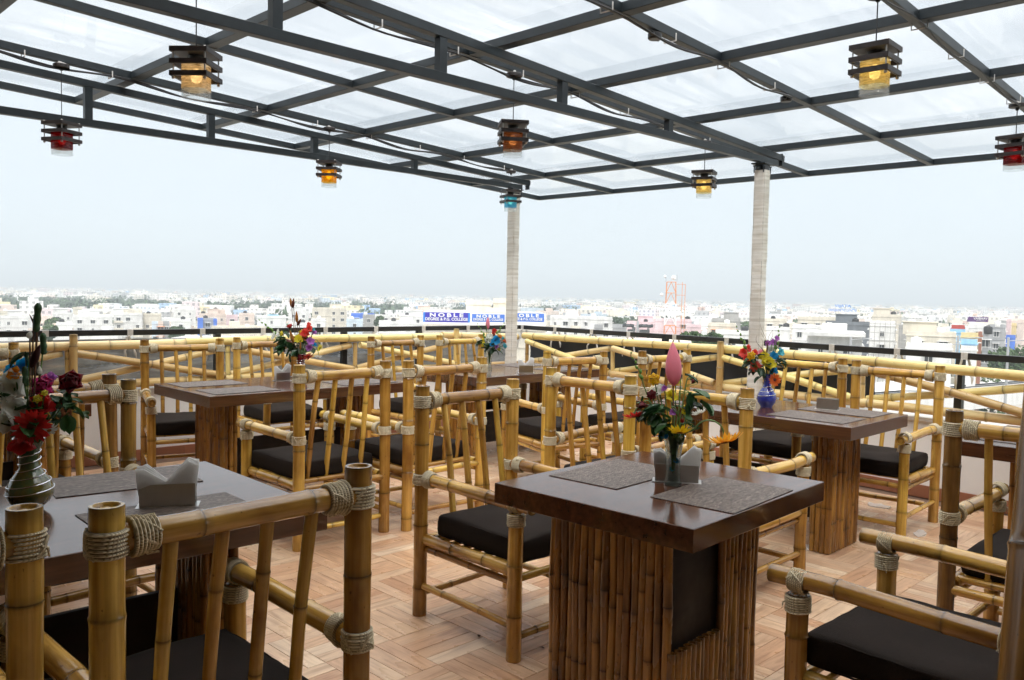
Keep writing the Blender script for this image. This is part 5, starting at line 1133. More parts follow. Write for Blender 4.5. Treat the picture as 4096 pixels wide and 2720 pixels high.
# the building that carries the terrace
M = MB(); M.box(-4.8, R1.x+0.05, -4.6, 6.9, G, -0.31); o = link('building_below', M.mesh('building_below', CREAM)); tag(o, 'cream building that carries the terrace', 'building')
def wallm(name, c):
    m, n, b = mat(name); x = noise_node(n, 0.35, 5, 0.7, (1, 1, 0.25)); oi = N(n, 'ShaderNodeObjectInfo')
    a = ramp(n, x.outputs['Fac'], [(0.30, tuple(q*0.72 for q in c)), (0.55, c), (0.8, tuple(min(.86, q*1.06) for q in c))]).outputs[0]
    a = mul(n, a, ramp(n, oi.outputs['Random'], [(0, (0.86, 0.86, 0.86)), (1, (1, 1, 1))]).outputs[0])
    n.links.new(a, b.inputs['Base Color']); b.inputs['Roughness'].default_value = 0.85; return m
W_ = {k: wallm('wall_'+k, c) for k, c in {'white': (0.80, 0.80, 0.78), 'cream': (0.76, 0.71, 0.60), 'grey': (0.42, 0.43, 0.44), 'slate': (0.20, 0.22, 0.24), 'pink': (0.80, 0.62, 0.64), 'peach': (0.80, 0.68, 0.60), 'paleblue': (0.62, 0.72, 0.80), 'yellow': (0.72, 0.58, 0.30), 'brown': (0.32, 0.15, 0.10), 'blue': (0.10, 0.32, 0.66), 'red': (0.50, 0.08, 0.06), 'concrete': (0.45, 0.44, 0.42), 'brightblue': (0.08, 0.22, 0.75), 'orange': (0.75, 0.30, 0.12), 'lightblue': (0.35, 0.62, 0.85)}.items()}
PANE = plain('dark_window_glass', (0.05, 0.055, 0.06), 0.25); TANKB = plain('black_water_tank', (0.02, 0.02, 0.02), 0.5)
def win_mesh(w_, h_, shade, mt):
    M = MB(); M.box(-w_/2, w_/2, -0.06, 0.10, 0, h_, mi=0); M.box(-w_/2-0.12, w_/2+0.12, -0.12, -0.0, -0.14, 0, mi=1)
    M.box(-0.04, 0.04, -0.10, -0.06, 0, h_, mi=1); M.box(-w_/2, -w_/2+0.07, -0.10, -0.06, 0, h_, mi=1); M.box(w_/2-0.07, w_/2, -0.10, -0.06, 0, h_, mi=1)
    if shade: M.box(-w_/2-0.25, w_/2+0.25, -0.55, 0.0, h_+0.05, h_+0.17, mi=1)
    return M.mesh('window', [PANE, mt])
WM = {k: [win_mesh(1.2, 1.3, True, W_[k]), win_mesh(1.7, 1.3, True, W_[k]), win_mesh(0.9, 1.1, False, W_[k])] for k in ('white', 'cream', 'orange', 'grey')}
M = MB(); M.lathe([(0.75, 0), (0.8, 0.1), (0.8, 1.2), (0.7, 1.45), (0.3, 1.6), (0.3, 1.7)], None, 12); TKB = M.mesh('water_tank', TANKB, smooth=40); TKW = M.mesh('water_tank', W_['white'], smooth=40)
M = MB(); M.box(-1.8, 1.8, -0.9, 0, 0, 0.14); M.box(-1.8, 1.8, -0.9, -0.82, 0.14, 0.9); BALC = M.mesh('balcony', W_['cream'])
HOR = lambda px: 1176+0.0201*(px-2048)
def frame_of(px0, px1, dist, yaw=0.0):
    a = far(px0, 1200, dist); b_ = far(px1, 1200, dist); a.z = b_.z = 0; c = (a+b_)/2; d = b_-a
    return c, d.length, atan2(d.y, d.x)+radians(yaw)
FOOT = []
def bld(px0, px1, row, dist, c, label, depth=None, wins=True, wc='white', roofbits=1, yaw=0, rows=3, name='building', seed=None, cat='building', wk=None, bal=False, extra=None):
    cen, wd, rz = frame_of(px0, px1, dist, yaw); top = far((px0+px1)/2, row, dist).z; rnd = random.Random(int(px0*7+row)); dp = depth or wd*rnd.uniform(0.5, 0.9)
    t = thing(name, label, cat, (cen.x, cen.y, G), rz); H_ = top-G; FOOT.append((cen.x, cen.y, max(wd, dp)*0.75))
    M = MB(); M.box(-wd/2, wd/2, 0, dp, 0, H_-0.9); M.box(-wd/2-0.15, wd/2+0.15, -0.15, dp, H_-0.9, H_-0.7)
    for q in range(1, 5 if wins else 1): M.box(-wd/2-0.12, wd/2+0.12, -0.18, dp, H_-0.9-3.15*q, H_-0.74-3.15*q)
    for (a, b_, c_, d_) in ((-wd/2, wd/2, 0, 0.2), (-wd/2, wd/2, dp-0.2, dp), (-wd/2, -wd/2+0.2, 0.2, dp-0.2), (wd/2-0.2, wd/2, 0.2, dp-0.2)): M.box(a, b_, c_, d_, H_-0.7, H_)
    link('wall', M.mesh('wall', W_[c]), t)
    if wins:
        nc = max(1, int(wd/3.6)); sp = wd/nc
        for r_ in range(rows):
            zz = H_-3.2-3.15*r_
            if zz < 1: break
            for i in range(nc):
                if rnd.random() < 0.12: continue
                k = wk if wk is not None else rnd.choice((0, 0, 1, 2)); link('window', WM[wc][k], t, T(-wd/2+sp*(i+0.5), 0, zz))
                if bal and i % 2 == 0: link('balcony', BALC, t, T(-wd/2+sp*(i+0.5), -0.02, zz-0.9))
            for i in range(max(1, int(dp/4.5))):
                link('window', WM[wc][0], t, T(-wd/2, dp*(i+0.5)/max(1, int(dp/4.5)), zz) @ RZ(-pi/2)); link('window', WM[wc][0], t, T(wd/2, dp*(i+0.5)/max(1, int(dp/4.5)), zz) @ RZ(pi/2))
    if roofbits:
        if wd > 8:
            sx = rnd.uniform(-.3, .3)*wd; M = MB(); sw = rnd.uniform(2, 3.2); M.box(-sw, sw, -1.6, 1.6, 0, 2.5); M.box(-sw-.3, sw+.3, -1.9, 1.9, 2.5, 2.65)
            link('stair_room', M.mesh('stair_room', W_[c]), t, T(sx, dp*0.55, H_-0.72))
        for q in range(roofbits): link('water_tank', TKB if rnd.random() < .5 else TKW, t, T(rnd.uniform(-.4, .4)*wd, dp*rnd.uniform(.2, .7), H_-0.7))
    if extra: extra(t, wd, dp, H_)
    return t, wd, dp, H_
LM = 'in the left background'
bld(0, 129, 1264, 350, 'white', 'white flat-roofed building at the left edge of the skyline, behind the green pod', roofbits=1)
bld(0, 46, 1244, 430, 'cream', 'cream block behind the white building at the left edge')
bld(209, 293, 1251, 450, 'white', 'low white house left of the cream stair tower in the left background')
bld(291, 329, 1229, 455, 'cream', 'narrow cream stair tower rising above the left white houses', wins=False, roofbits=0)
bld(291, 449, 1262, 380, 'white', 'wide white block with two rows of small windows in the left background', rows=4)
bld(312, 358, 1243, 384, 'white', 'square raised block on the wide white block at left', wins=False, roofbits=0, depth=9)
bld(225, 289, 1288, 300, 'white', 'small plain white house in front of the wide white block at left')
bld(454, 569, 1253, 400, 'white', 'white apartment block with cream balconies at left', bal=True, rows=4)
bld(494, 569, 1237, 402, 'cream', 'higher cream stair block of the apartment building with balconies', depth=10, roofbits=0)
bld(571, 645, 1254, 405, 'cream', 'blank cream block joined to the right of the balcony apartments')
bld(607, 632, 1285, 300, 'paleblue', 'pale blue bay of the striped house at left', roofbits=0); bld(632, 652, 1285, 299, 'peach', 'orange bay in the middle of the striped house at left', roofbits=0, wc='orange'); bld(652, 678, 1285, 300, 'grey', 'grey bay of the striped house at left', roofbits=0)
bld(683, 763, 1277, 320, 'white', 'bright white two-storey house right of the striped house')
bld(694, 783, 1235, 450, 'white', 'tall white house behind the bright white two-storey house')
bld(796, 905, 1254, 380, 'peach', 'pale pink stepped building left of the red vase flowers', rows=3)
bld(845, 900, 1239, 386, 'peach', 'upper stage of the pale pink stepped building', roofbits=1, depth=8)
bld(796, 866, 1272, 330, 'grey', 'grey unfinished house with blue covers at left')
bld(790, 812, 1272, 328, 'brightblue', 'blue tarpaulin box on the left of the grey unfinished house', wins=False, roofbits=0, depth=3)
bld(854, 868, 1276, 327, 'brightblue', 'blue tarpaulin box on the right of the grey unfinished house', wins=False, roofbits=0, depth=3)
bld(906, 952, 1259, 370, 'pink', 'pinkish house with a dark window right of the stepped building')
bld(956, 1018, 1252, 390, 'peach', 'peach coloured house with arched top left of the red vase flowers')
bld(1028, 1145, 1263, 350, 'white', 'white house with a bright blue roof sheet behind the red vase flowers', roofbits=0)
bld(1070, 1115, 1260, 352, 'lightblue', 'bright blue sheet roof on the white house behind the red vase', wins=False, roofbits=0, depth=6)
bld(1154, 1235, 1244, 420, 'white', 'white block right of the red vase flowers')
bld(1249, 1387, 1232, 420, 'cream', 'long cream apartment block in the middle left skyline', rows=4)
bld(1247, 1303, 1275, 320, 'white', 'plain white block below the long cream apartments')
bld(1160, 1240, 1290, 300, 'white', 'low white house just above the black rail, right of the red vase')
bld(1405, 1499, 1254, 350, 'brightblue', 'blue tarpaulin covered building site left of the college banners', roofbits=0, rows=3)
bld(1452, 1499, 1258, 345, 'concrete', 'grey concrete frame floors beside the blue tarpaulin site', rows=4)
bld(1387, 1452, 1276, 330, 'paleblue', 'pale blue house below the blue tarpaulin site', rows=3)
bld(1517, 1657, 1285, 280, 'white', 'wide blank white house below and left of the college banners', rows=1, roofbits=1)
bld(1610, 1694, 1260, 350, 'white', 'white house at the left foot of the college building'); bld(1645, 1722, 1238, 430, 'peach', 'peach stepped house behind the left end of the college banners')
bld(1500, 1560, 1258, 440, 'white', 'small white house between the blue site and the college building')
# the college
def textmesh(s, w_, h_, m, bold=0.0):
    cu = bpy.data.curves.new('lettering', 'FONT'); cu.body = s; cu.offset = bold; cu.extrude = 0.04; cu.align_x = 'CENTER'; cu.resolution_u = 3; cu.space_character = 1.45 if s == 'NOBLE' else 1.0
    to = bpy.data.objects.new('tmp', cu); COL.objects.link(to); bpy.context.view_layer.update()
    me = bpy.data.meshes.new_from_object(to.evaluated_get(bpy.context.evaluated_depsgraph_get())); bpy.data.objects.remove(to)
    xs = [v.co.x for v in me.vertices]; ys = [v.co.y for v in me.vertices]; cx = (min(xs)+max(xs))/2; y0 = min(ys); sx = w_/(max(xs)-min(xs)); sy = h_/(max(ys)-y0)
    for v in me.vertices: v.co = ((v.co.x-cx)*sx, -v.co.z*1.0, (v.co.y-y0)*sy)
    me.materials.clear(); me.materials.append(m); me.name = 'lettering'; me.flip_normals(); me.update(); return me
SIGNW = plain('sign_white', (0.85, 0.85, 0.85), 0.5, var=0.02); SIGNB = plain('sign_indigo', (0.035, 0.025, 0.42), 0.5, var=0.05); SIGNL = plain('sign_blue', (0.05, 0.17, 0.62), 0.5, var=0.05); SIGNP = plain('sign_purple', (0.10, 0.03, 0.16), 0.5); SIGNC = plain('sign_sky_blue', (0.02, 0.22, 0.70), 0.5)
bld(1694, 2185, 1300, 152, 'cream', 'long cream college building carrying the blue banners', depth=26, roofbits=0, rows=0)
bld(1694, 2185, 1252, 156, 'white', 'white parapet block behind the blue college banners', depth=20, roofbits=0, rows=0, wins=False)
bld(1864, 1964, 1201, 166, 'cream', 'plain cream lift block above the college banners', wins=False, roofbits=0, depth=9); bld(1946, 2034, 1231, 164, 'cream', 'lower cream block right of the lift block on the college roof', wins=False, roofbits=0, depth=8); bld(1974, 2030, 1195, 168, 'cream', 'rear cream tower on the college roof beside the column', wins=False, roofbits=0, depth=6)
def banner(px0, px1, r0, r1, dist, bm, label, lines, edge=None):
    cen, wd, rz = frame_of(px0, px1, dist); z0 = far((px0+px1)/2, r1, dist).z; z1 = far((px0+px1)/2, r0, dist).z
    t = thing('banner', label, 'banner', (cen.x, cen.y, z0), rz); h_ = z1-z0
    M = MB(); M.box(-wd/2, wd/2, 0, 0.12, 0, h_); link('board', M.mesh('board', bm), t)
    for (s, ww, hh, zz, bo, *o_) in lines: link('lettering', textmesh(s, wd*ww, h_*hh, SIGNW, bo), t, T((o_[0] if o_ else 0)*wd, -0.06, h_*zz))
    if edge:
        for s in (-1, 1): M = MB(); M.box(-wd*0.02, wd*0.02, -0.02, 0.12, 0, h_); link('edge_strip', M.mesh('edge_strip', edge), t, T(s*wd*0.482, 0, 0))
    return t
LN = [('NOBLE', 0.72, 0.40, 0.54, 0.035), ('DEGREE & P.G. COLLEGE', 0.91, 0.31, 0.17, 0.022)]
banner(1694, 1881, 1250, 1289, 149, SIGNB, 'indigo NOBLE DEGREE & P.G. COLLEGE banner, leftmost of the three', LN, SIGNC)
banner(1889, 2020, 1257, 1288, 149, SIGNL, 'blue NOBLE DEGREE & P.G. COLLEGE banner in the middle, behind the pink bud', LN)
banner(2030, 2178, 1253, 1287, 149, SIGNL, 'blue NOBLE DEGREE & P.G. COLLEGE banner partly hidden by the corner column', LN)
# right of the corner column
bld(2202, 2368, 1266, 300, 'white', 'white block with balconies right of the corner column', rows=4, bal=True)
bld(2352, 2452, 1268, 260, 'white', 'white apartment house above the fence, left of the floodlights', rows=4)
bld(2380, 2414, 1298, 215, 'grey', 'narrow grey shed wall left of the floodlights', wins=False, roofbits=0); bld(2453, 2509, 1298, 215, 'grey', 'grey industrial shed behind the floodlights', rows=1, roofbits=0)
bld(2510, 2625, 1287, 290, 'pink', 'left wing of the pink building behind the floodlights', rows=3); bld(2621, 2702, 1275, 282, 'pink', 'tall middle block of the pink building behind the radio mast', rows=3, roofbits=0); bld(2702, 2770, 1276, 284, 'pink', 'right block of the pink building behind the radio mast', rows=3)
bld(2750, 2808, 1298, 270, 'pink', 'lower pink annex with orange window hoods', rows=2, wc='orange')
bld(2835, 2948, 1293, 240, 'cream', 'cream apartments with orange trim right of the radio mast', rows=3, wc='orange', wk=1); bld(2850, 2965, 1274, 262, 'concrete', 'grey unfinished roof storey behind the orange trimmed apartments', rows=1, roofbits=2)
bld(2866, 3000, 1322, 190, 'white', 'low white house in front of the orange trimmed apartments', rows=1)
bld(3060, 3150, 1275, 300, 'cream', 'cream house with peach cornice right of the right column', rows=2); bld(3070, 3165, 1307, 225, 'white', 'white house just right of the right column', rows=2)
def hole(t, wd, dp, H_): pass
bld(3174, 3352, 1302, 235, 'white', 'large plain white building right of the right column', rows=2, roofbits=0)
bld(3194, 3358, 1268, 262, 'cream', 'cream upper building with a long sloping sheet roof', rows=2, roofbits=0)
bld(3236, 3455, 1346, 172, 'white', 'white villa with a wide flat overhanging roof slab', rows=1, roofbits=0, depth=14)
M = MB(); cen, wd, rz = frame_of(3225, 3468, 170); M.box(-wd/2, wd/2, -1.2, 13, 0, 0.7); M.box(-wd*0.22, wd*0.2, 2, 10, 0.7, 2.2); o = link('roof_slab', M.mesh('roof_slab', W_['white'])); o.location = (cen.x, cen.y, far(3346, 1345, 170).z); o.rotation_euler = (0, 0, rz); tag(o, 'overhanging flat white roof slab of the villa at right', 'roof')
bld(3306, 3484, 1287, 232, 'slate', 'slate grey building behind the white villa', rows=0, wins=False, roofbits=1); bld(3312, 3332, 1290, 228, 'white', 'white duct on the slate grey building', wins=False, roofbits=0, depth=2)
bld(3484, 3585, 1289, 205, 'white', 'pale building under construction behind the scaffolding', rows=4, roofbits=0, depth=14)
bld(3492, 3608, 1257, 300, 'cream', 'blank beige building behind the scaffolding', wins=False, roofbits=1)
bld(3370, 3432, 1250, 352, 'white', 'white rooftop block that carries the blue clinic sign', rows=0, wins=False); 
bld(3632, 3832, 1328, 185, 'cream', 'wide cream house right of the scaffolding', rows=1, wk=1); bld(3675, 3712, 1286, 260, 'concrete', 'grey rooftop room above the wide cream house', rows=1, roofbits=0); bld(3600, 3640, 1300, 250, 'concrete', 'grey concrete lift block right of the scaffolding', wins=False, roofbits=0)
bld(3634, 3818, 1376, 142, 'white', 'low white building with a round dish near the railing', rows=1, roofbits=1)
bld(3811, 3864, 1301, 210, 'red', 'red sheet box on a roof at the right', wins=False, roofbits=0, depth=3); bld(3806, 3868, 1316, 209, 'lightblue', 'light blue awning under the red sheet box', wins=False, roofbits=0, depth=4)
bld(3851, 3920, 1331, 172, 'yellow', 'yellow building with a blue banner at right', rows=1, roofbits=0); bld(3853, 3918, 1358, 170, 'lightblue', 'blue banner wall in front of the yellow building', wins=False, roofbits=0, depth=1.5); bld(3853, 3918, 1383, 169, 'white', 'white wall below the blue banner at right', wins=False, roofbits=0, depth=1.5)
bld(3920, 3936, 1328, 176, 'brown', 'narrow brown tower at right', wins=False, roofbits=0, depth=4); bld(3938, 3962, 1322, 190, 'grey', 'narrow grey louvred building right of the brown tower', rows=5)
bld(3958, 4028, 1298, 255, 'grey', 'grey apartment block below the jewellers sign', rows=5, wk=0); bld(3880, 3960, 1300, 270, 'white', 'white building under the purple jewellers sign', rows=2)
bld(4031, 4120, 1276, 330, 'peach', 'peach high-rise at the right edge', rows=4)
for i, (a, b_, r0, c, tx) in enumerate(((4031, 4050, 1276, 'pink', 'pink'), (4052, 4072, 1292, 'yellow', 'yellow'), (4074, 4100, 1280, 'peach', 'peach'), (4032, 4070, 1340, 'brightblue', 'blue'))):
    bld(a, b_, r0, 300-6*i, c, tx+' advertising hoarding in the crowded street at the right edge', wins=False, roofbits=0, depth=1, name='hoarding', cat='hoarding')
def letters(px0, px1, r0, r1, dist, s, label, m, second=None):
    cen, wd, rz = frame_of(px0, px1, dist); z0 = far((px0+px1)/2, r1, dist).z; z1 = far((px0+px1)/2, r0, dist).z
    t = thing('roof_sign', label, 'sign', (cen.x, cen.y, z0), rz); link('lettering', textmesh(s, wd, z1-z0, m, 0.01), t)
    M = MB(); 
    for q in (-.45, -.15, .15, .45): M.tube([(wd*q, 0.15, -3), (wd*q, 0.15, z1-z0)], 0.06, 5)
    link('frame', M.mesh('frame', W_['grey']), t)
letters(3340, 3406, 1218, 1232, 330, 'VIJAYA', 'blue VIJAYA rooftop letters above the skyline', SIGNC); letters(3316, 3430, 1236, 1246, 330, 'DIAGNOSTIC CENTRE', 'small blue DIAGNOSTIC CENTRE rooftop letters under VIJAYA', SIGNC)
t = banner(3871, 3957, 1267, 1288, 262, SIGNP, 'purple VAIBHAV JEWELLERS billboard with a white V emblem', [('VAIBHAV', 0.66, 0.45, 0.45, 0.01, 0.14), ('JEWELLERS', 0.42, 0.18, 0.12, 0.0, 0.16)])
M = MB(); sc_ = (3957-3871)/F_PX*262; h_ = 21/F_PX*262
sheet_poly(M, [(-0.07*sc_, h_*0.85), (-0.02*sc_, h_*0.1), (0.03*sc_, h_*0.85), (0.005*sc_, h_*0.85), (-0.02*sc_, h_*0.42), (-0.045*sc_, h_*0.85)], -0.1, -0.04); link('emblem', M.mesh('emblem', SIGNW), t, T(-0.36*sc_, 0, 0))
# radio mast
def tower():
    d = 205; cen, wd, rz = frame_of(2651, 2716, d); H_ = far(2683, 1128, d).z-G; t = thing('radio_mast', 'orange and white lattice radio mast with dishes', 'mast', (cen.x, cen.y, G), rz)
    O_, Wt = W_['orange'], SIGNW; top, bot = 1.05, 1.85; z1208 = far(2683, 1208, d).z-G; z1285 = far(2683, 1285, d).z-G
    def half(z): return bot+(top-bot)*z/H_
    lv = []; z = H_
    while z > 0: lv.append(z); z -= 2.6
    for i in range(len(lv)-1):
        zt, zb = lv[i], lv[i+1]; mt = O_ if (zt > z1208+.1 or zt < z1285+1.3) else Wt; a, b_ = half(zt), half(zb); M = MB(); M2 = MB()
        for (sx, sy) in ((-1, -1), (1, -1), (1, 1), (-1, 1)): M.tube([(sx*b_, sy*b_, zb), (sx*a, sy*a, zt)], 0.13, 6)
        for (p, q) in (((-1, -1), (1, -1)), ((1, -1), (1, 1)), ((1, 1), (-1, 1)), ((-1, 1), (-1, -1))):
            M2.tube([(p[0]*a, p[1]*a, zt), (q[0]*a, q[1]*a, zt)], 0.07, 5); mid = ((p[0]+q[0])/2*a, (p[1]+q[1])/2*a, zt)
            M2.tube([(p[0]*b_, p[1]*b_, zb), mid], 0.07, 5); M2.tube([(q[0]*b_, q[1]*b_, zb), mid], 0.07, 5)
        link('leg_section', M.mesh('leg_section', mt), t); link('bracing', M2.mesh('bracing', mt), t)
    M = MB(); M.tube([(2.6, 0, H_*0.45), (2.6, 0, H_)], 0.07, 5); M.tube([(3.3, 0, H_*0.45), (3.3, 0, H_-0.5)], 0.07, 5)
    z = H_-0.5
    while z > H_*0.45: M.tube([(1.3, 0, z), (3.3, 0, z)], 0.05, 5); z -= 2.6
    link('cable_ladder', M.mesh('cable_ladder', O_), t)
    for (x_, z_, r_) in ((-1.55, H_+1.3, 0.32), (0.5, H_+1.0, 0.55), (-2.2, far(2683, 1180, d).z-G, 0.42), (1.9, far(2683, 1255, d).z-G, 0.75)):
        M = MB(); M.lathe([(0.05, 0.4), (r_*0.7, 0.25), (r_, 0), (r_*0.97, -0.3), (0.05, -0.35)], RXm(pi/2), 16); link('dish', M.mesh('dish', SIGNW, smooth=50), t, T(x_, -0.8, z_))
    M = MB(); M.tube([(-1.3, 0, H_), (-1.3, 0, H_+1.7)], 0.05, 5); M.tube([(1.3, 0, H_), (1.3, 0, H_+1.7)], 0.05, 5); link('top_rod', M.mesh('top_rod', W_['grey']), t)
tower()
# floodlights
cen, wd, rz = frame_of(2501, 2607, 120); zc = far(2554, 1310, 120).z; t = thing('floodlight_mast', 'grey mast with a double row of floodlights behind the right fence', 'floodlight', (cen.x, cen.y, G), rz)
M = MB(); M.lathe([(0.28, 0), (0.16, zc-G+0.9)], None, 10); M.tube([(-wd/2, 0, zc-G+.25), (wd/2, 0, zc-G+.25)], .05, 6); M.tube([(-wd*.4, 0, zc-G-.5), (wd*.4, 0, zc-G-.5)], .05, 6); link('pole', M.mesh('pole', W_['grey'], smooth=50), t)
M = MB(); M.box(-.28, .28, -.12, .12, -.2, .2); FLM = M.mesh('floodlight_head', STEEL)
for i, q in enumerate((-.5, -.36, -.22, .12, .24, .36, .5)): link('floodlight_head', FLM, t, T(wd*q, -.15, zc-G+.25) @ Matrix.Rotation(radians(-35), 4, 'X') @ RZ(radians(20*(i % 3-1))))
for i, q in enumerate((-.3, -.18, .14, .26, .38)): link('floodlight_head', FLM, t, T(wd*q, -.15, zc-G-.5) @ Matrix.Rotation(radians(-35), 4, 'X'))
# scaffolding
cen, wd, rz = frame_of(3484, 3630, 200); t = thing('scaffolding', 'grey pole scaffolding in front of the pale building site', 'scaffolding', (cen.x, cen.y, G), rz); H_ = far(3550, 1285, 200).z-G
M = MB(); M.tube([(0, 0, 0), (0, 0, H_)], 0.06, 5); VP_ = M.mesh('upright_tube', W_['concrete']); M = MB(); M.tube([(-wd/2, 0, 0), (wd/2, 0, 0)], 0.05, 5); HP_ = M.mesh('ledger_tube', W_['concrete'])
for i in range(8):
    for yy in (-1.2, -0.2 if i < 6 else 3): link('upright_tube', VP_, t, T(-wd/2+wd*i/7, yy, 0.05*i))
z = H_-0.6
while z > H_-14: link('ledger_tube', HP_, t, T(0, -1.2, z)); link('ledger_tube', HP_, t, T(0, -0.25, z)); z -= 1.9
# metro viaduct with rails
VZ = -12.5; A0, A1 = at(3560, 1612, VZ), at(4096, 1562, VZ); B0, B1 = at(3560, 1532, VZ), at(4096, 1484, VZ); dv = (A1-A0).normalized(); nv_ = Vector((-dv.y, dv.x, 0)); Wv = max(9, min(40, (B0-A0).dot(nv_)))
t = thing('metro_viaduct', 'pale elevated railway viaduct with tracks running past below at right', 'bridge', (A0.x, A0.y, VZ), atan2(dv.y, dv.x))
M = MB(); M.box(-200, 300, 0, Wv, -2.2, -0.9); link('deck', M.mesh('deck', W_['white']), t)
for yy in (0, Wv-0.35): M = MB(); M.box(-200, 300, yy, yy+0.35, -0.9, 0.25); link('parapet', M.mesh('parapet', W_['white']), t)
for k in range(6): M = MB(); M.box(-200, 300, Wv*(0.2+0.11*k), Wv*(0.2+0.11*k)+0.16, -0.9, -0.62); link('rail', M.mesh('rail', STEEL), t)
for k in range(2):
    M = MB(); M.box(-200, 300, Wv*(0.16+0.34*k), Wv*(0.16+0.34*k)+Wv*0.2, -0.9, -0.80); link('track_bed', M.mesh('track_bed', W_['concrete']), t)
for k in range(14): M = MB(); M.lathe([(1.1, G-VZ), (1.1, -2.6), (2.6, -2.2)], None, 12); link('pier', M.mesh('pier', W_['concrete'], smooth=40), t, T(-180+34*k, Wv/2, 0))
for i, (px, r0) in enumerate(((3406, 1346), (3755, 1368), (3835, 1342), (4037, 1350))):
    d = (145, 150, 152, 140)[i]; p = far(px, 1300, d); top = far(px, r0, d).z; t = thing('lamp_mast', 'grey overhead line mast by the viaduct, '+('first', 'second', 'third', 'rightmost')[i]+' from the left', 'mast', (p.x, p.y, G), atan2(dv.y, dv.x))
    M = MB(); M.lathe([(0.24, 0), (0.17, top-G)], None, 8); M.tube([(0, 0, top-G-.5), (0, -3.0, top-G-.2)], .07, 5); link('pole', M.mesh('pole', W_['grey'], smooth=50), t); M = MB(); M.box(-.3, .3, -3.6, -2.9, top-G-.25, top-G-.1); link('lamp_head', M.mesh('lamp_head', W_['grey']), t)
# white sheet roof close below on the right, seen through the fence
for i, (a_, b__, r_, d, txt) in enumerate(((2160, 2440, 1352, 70, 'left'), (2450, 2760, 1362, 66, 'right'))):
    cen, wd, rz = frame_of(a_, b__, d); zt = far(a_, r_, d).z; t = thing('shed_roof', 'cream corrugated shed roof close below the right fence, '+txt+' of two', 'shed', (cen.x, cen.y, G), rz)
    M = MB(); M.box(-wd/2, wd/2, 0, 10, 0, zt-G-1); link('wall', M.mesh('wall', W_['cream']), t); M = MB(); M.add([(-wd/2-.4, -.5, zt-G-1), (wd/2+.4, -.5, zt-G-1), (wd/2+.4, 5, zt-G), (-wd/2-.4, 5, zt-G), (wd/2+.4, 10.5, zt-G-1), (-wd/2-.4, 10.5, zt-G-1)], [(0, 1, 2, 3), (3, 2, 4, 5)]); link('roof_sheeting', M.mesh('roof_sheeting', W_['cream']), t)
# transmission pylons
for i, (px, rt, d) in enumerate(((398, 1217, 800), (1275, 1190, 900), (1445, 1190, 1000))):
    p = far(px, 1200, d); H_ = far(px, rt, d).z-G; t = thing('pylon', ('thin pylon above the trees at the far left', 'thin pale pylon left of the middle', 'dark chimney-like mast left of the college sign')[i], 'pylon', (p.x, p.y, G)); M = MB()
    for (sx, sy) in ((-1, -1), (1, -1), (1, 1), (-1, 1)): M.tube([(sx*3, sy*3, 0), (sx*.5, sy*.5, H_)], 0.22, 4)
    for q in range(9): f = q/9; r_ = 3-2.5*f; g_ = 3-2.5*(q+1)/9; M.tube([(-r_, -r_, f*H_), (g_, -g_, (q+1)/9*H_)], .14, 4); M.tube([(r_, -r_, f*H_), (-g_, -g_, (q+1)/9*H_)], .14, 4)
    M.tube([(-4, 0, H_*.85), (4, 0, H_*.85)], .18, 4); link('lattice', M.mesh('lattice', W_['grey']), t)
# mid-distance houses, each a thing
rc = random.Random(11); hc = 0; tries = 0
ZN = lambda px: 'far left' if px < 550 else 'left' if px < 1150 else 'left of centre' if px < 1650 else 'below the college' if px < 2100 else 'between both columns' if px < 2990 else 'at right' if px < 3500 else 'far right'
WL = {}
def windows_mesh(wd, dp, H_, seed):
    key = (round(wd/2), round(dp/3), round(H_/3))
    M = MB(); nf = int((H_-1)/3.1); nc = max(1, int(wd/3.3)); rnd = random.Random(seed)
    for f in range(nf):
        for i in range(nc):
            if rnd.random() < .2: continue
            x = -wd/2+wd*(i+.5)/nc; z = 1.0+3.1*f; ww = rnd.choice((.5, .6, .85)); M.box(x-ww, x+ww, -.08, .06, z, z+1.25)
        for i in range(max(1, int(dp/4))):
            y = dp*(i+.5)/max(1, int(dp/4)); z = 1.0+3.1*f; M.box(-wd/2-.08, -wd/2+.06, y-.6, y+.6, z, z+1.2); M.box(wd/2-.06, wd/2+.08, y-.6, y+.6, z, z+1.2)
    return M.mesh('windows', PANE)
cols_ = ['white']*12+['cream']*7+['grey']+['pink', 'peach', 'paleblue', 'concrete']
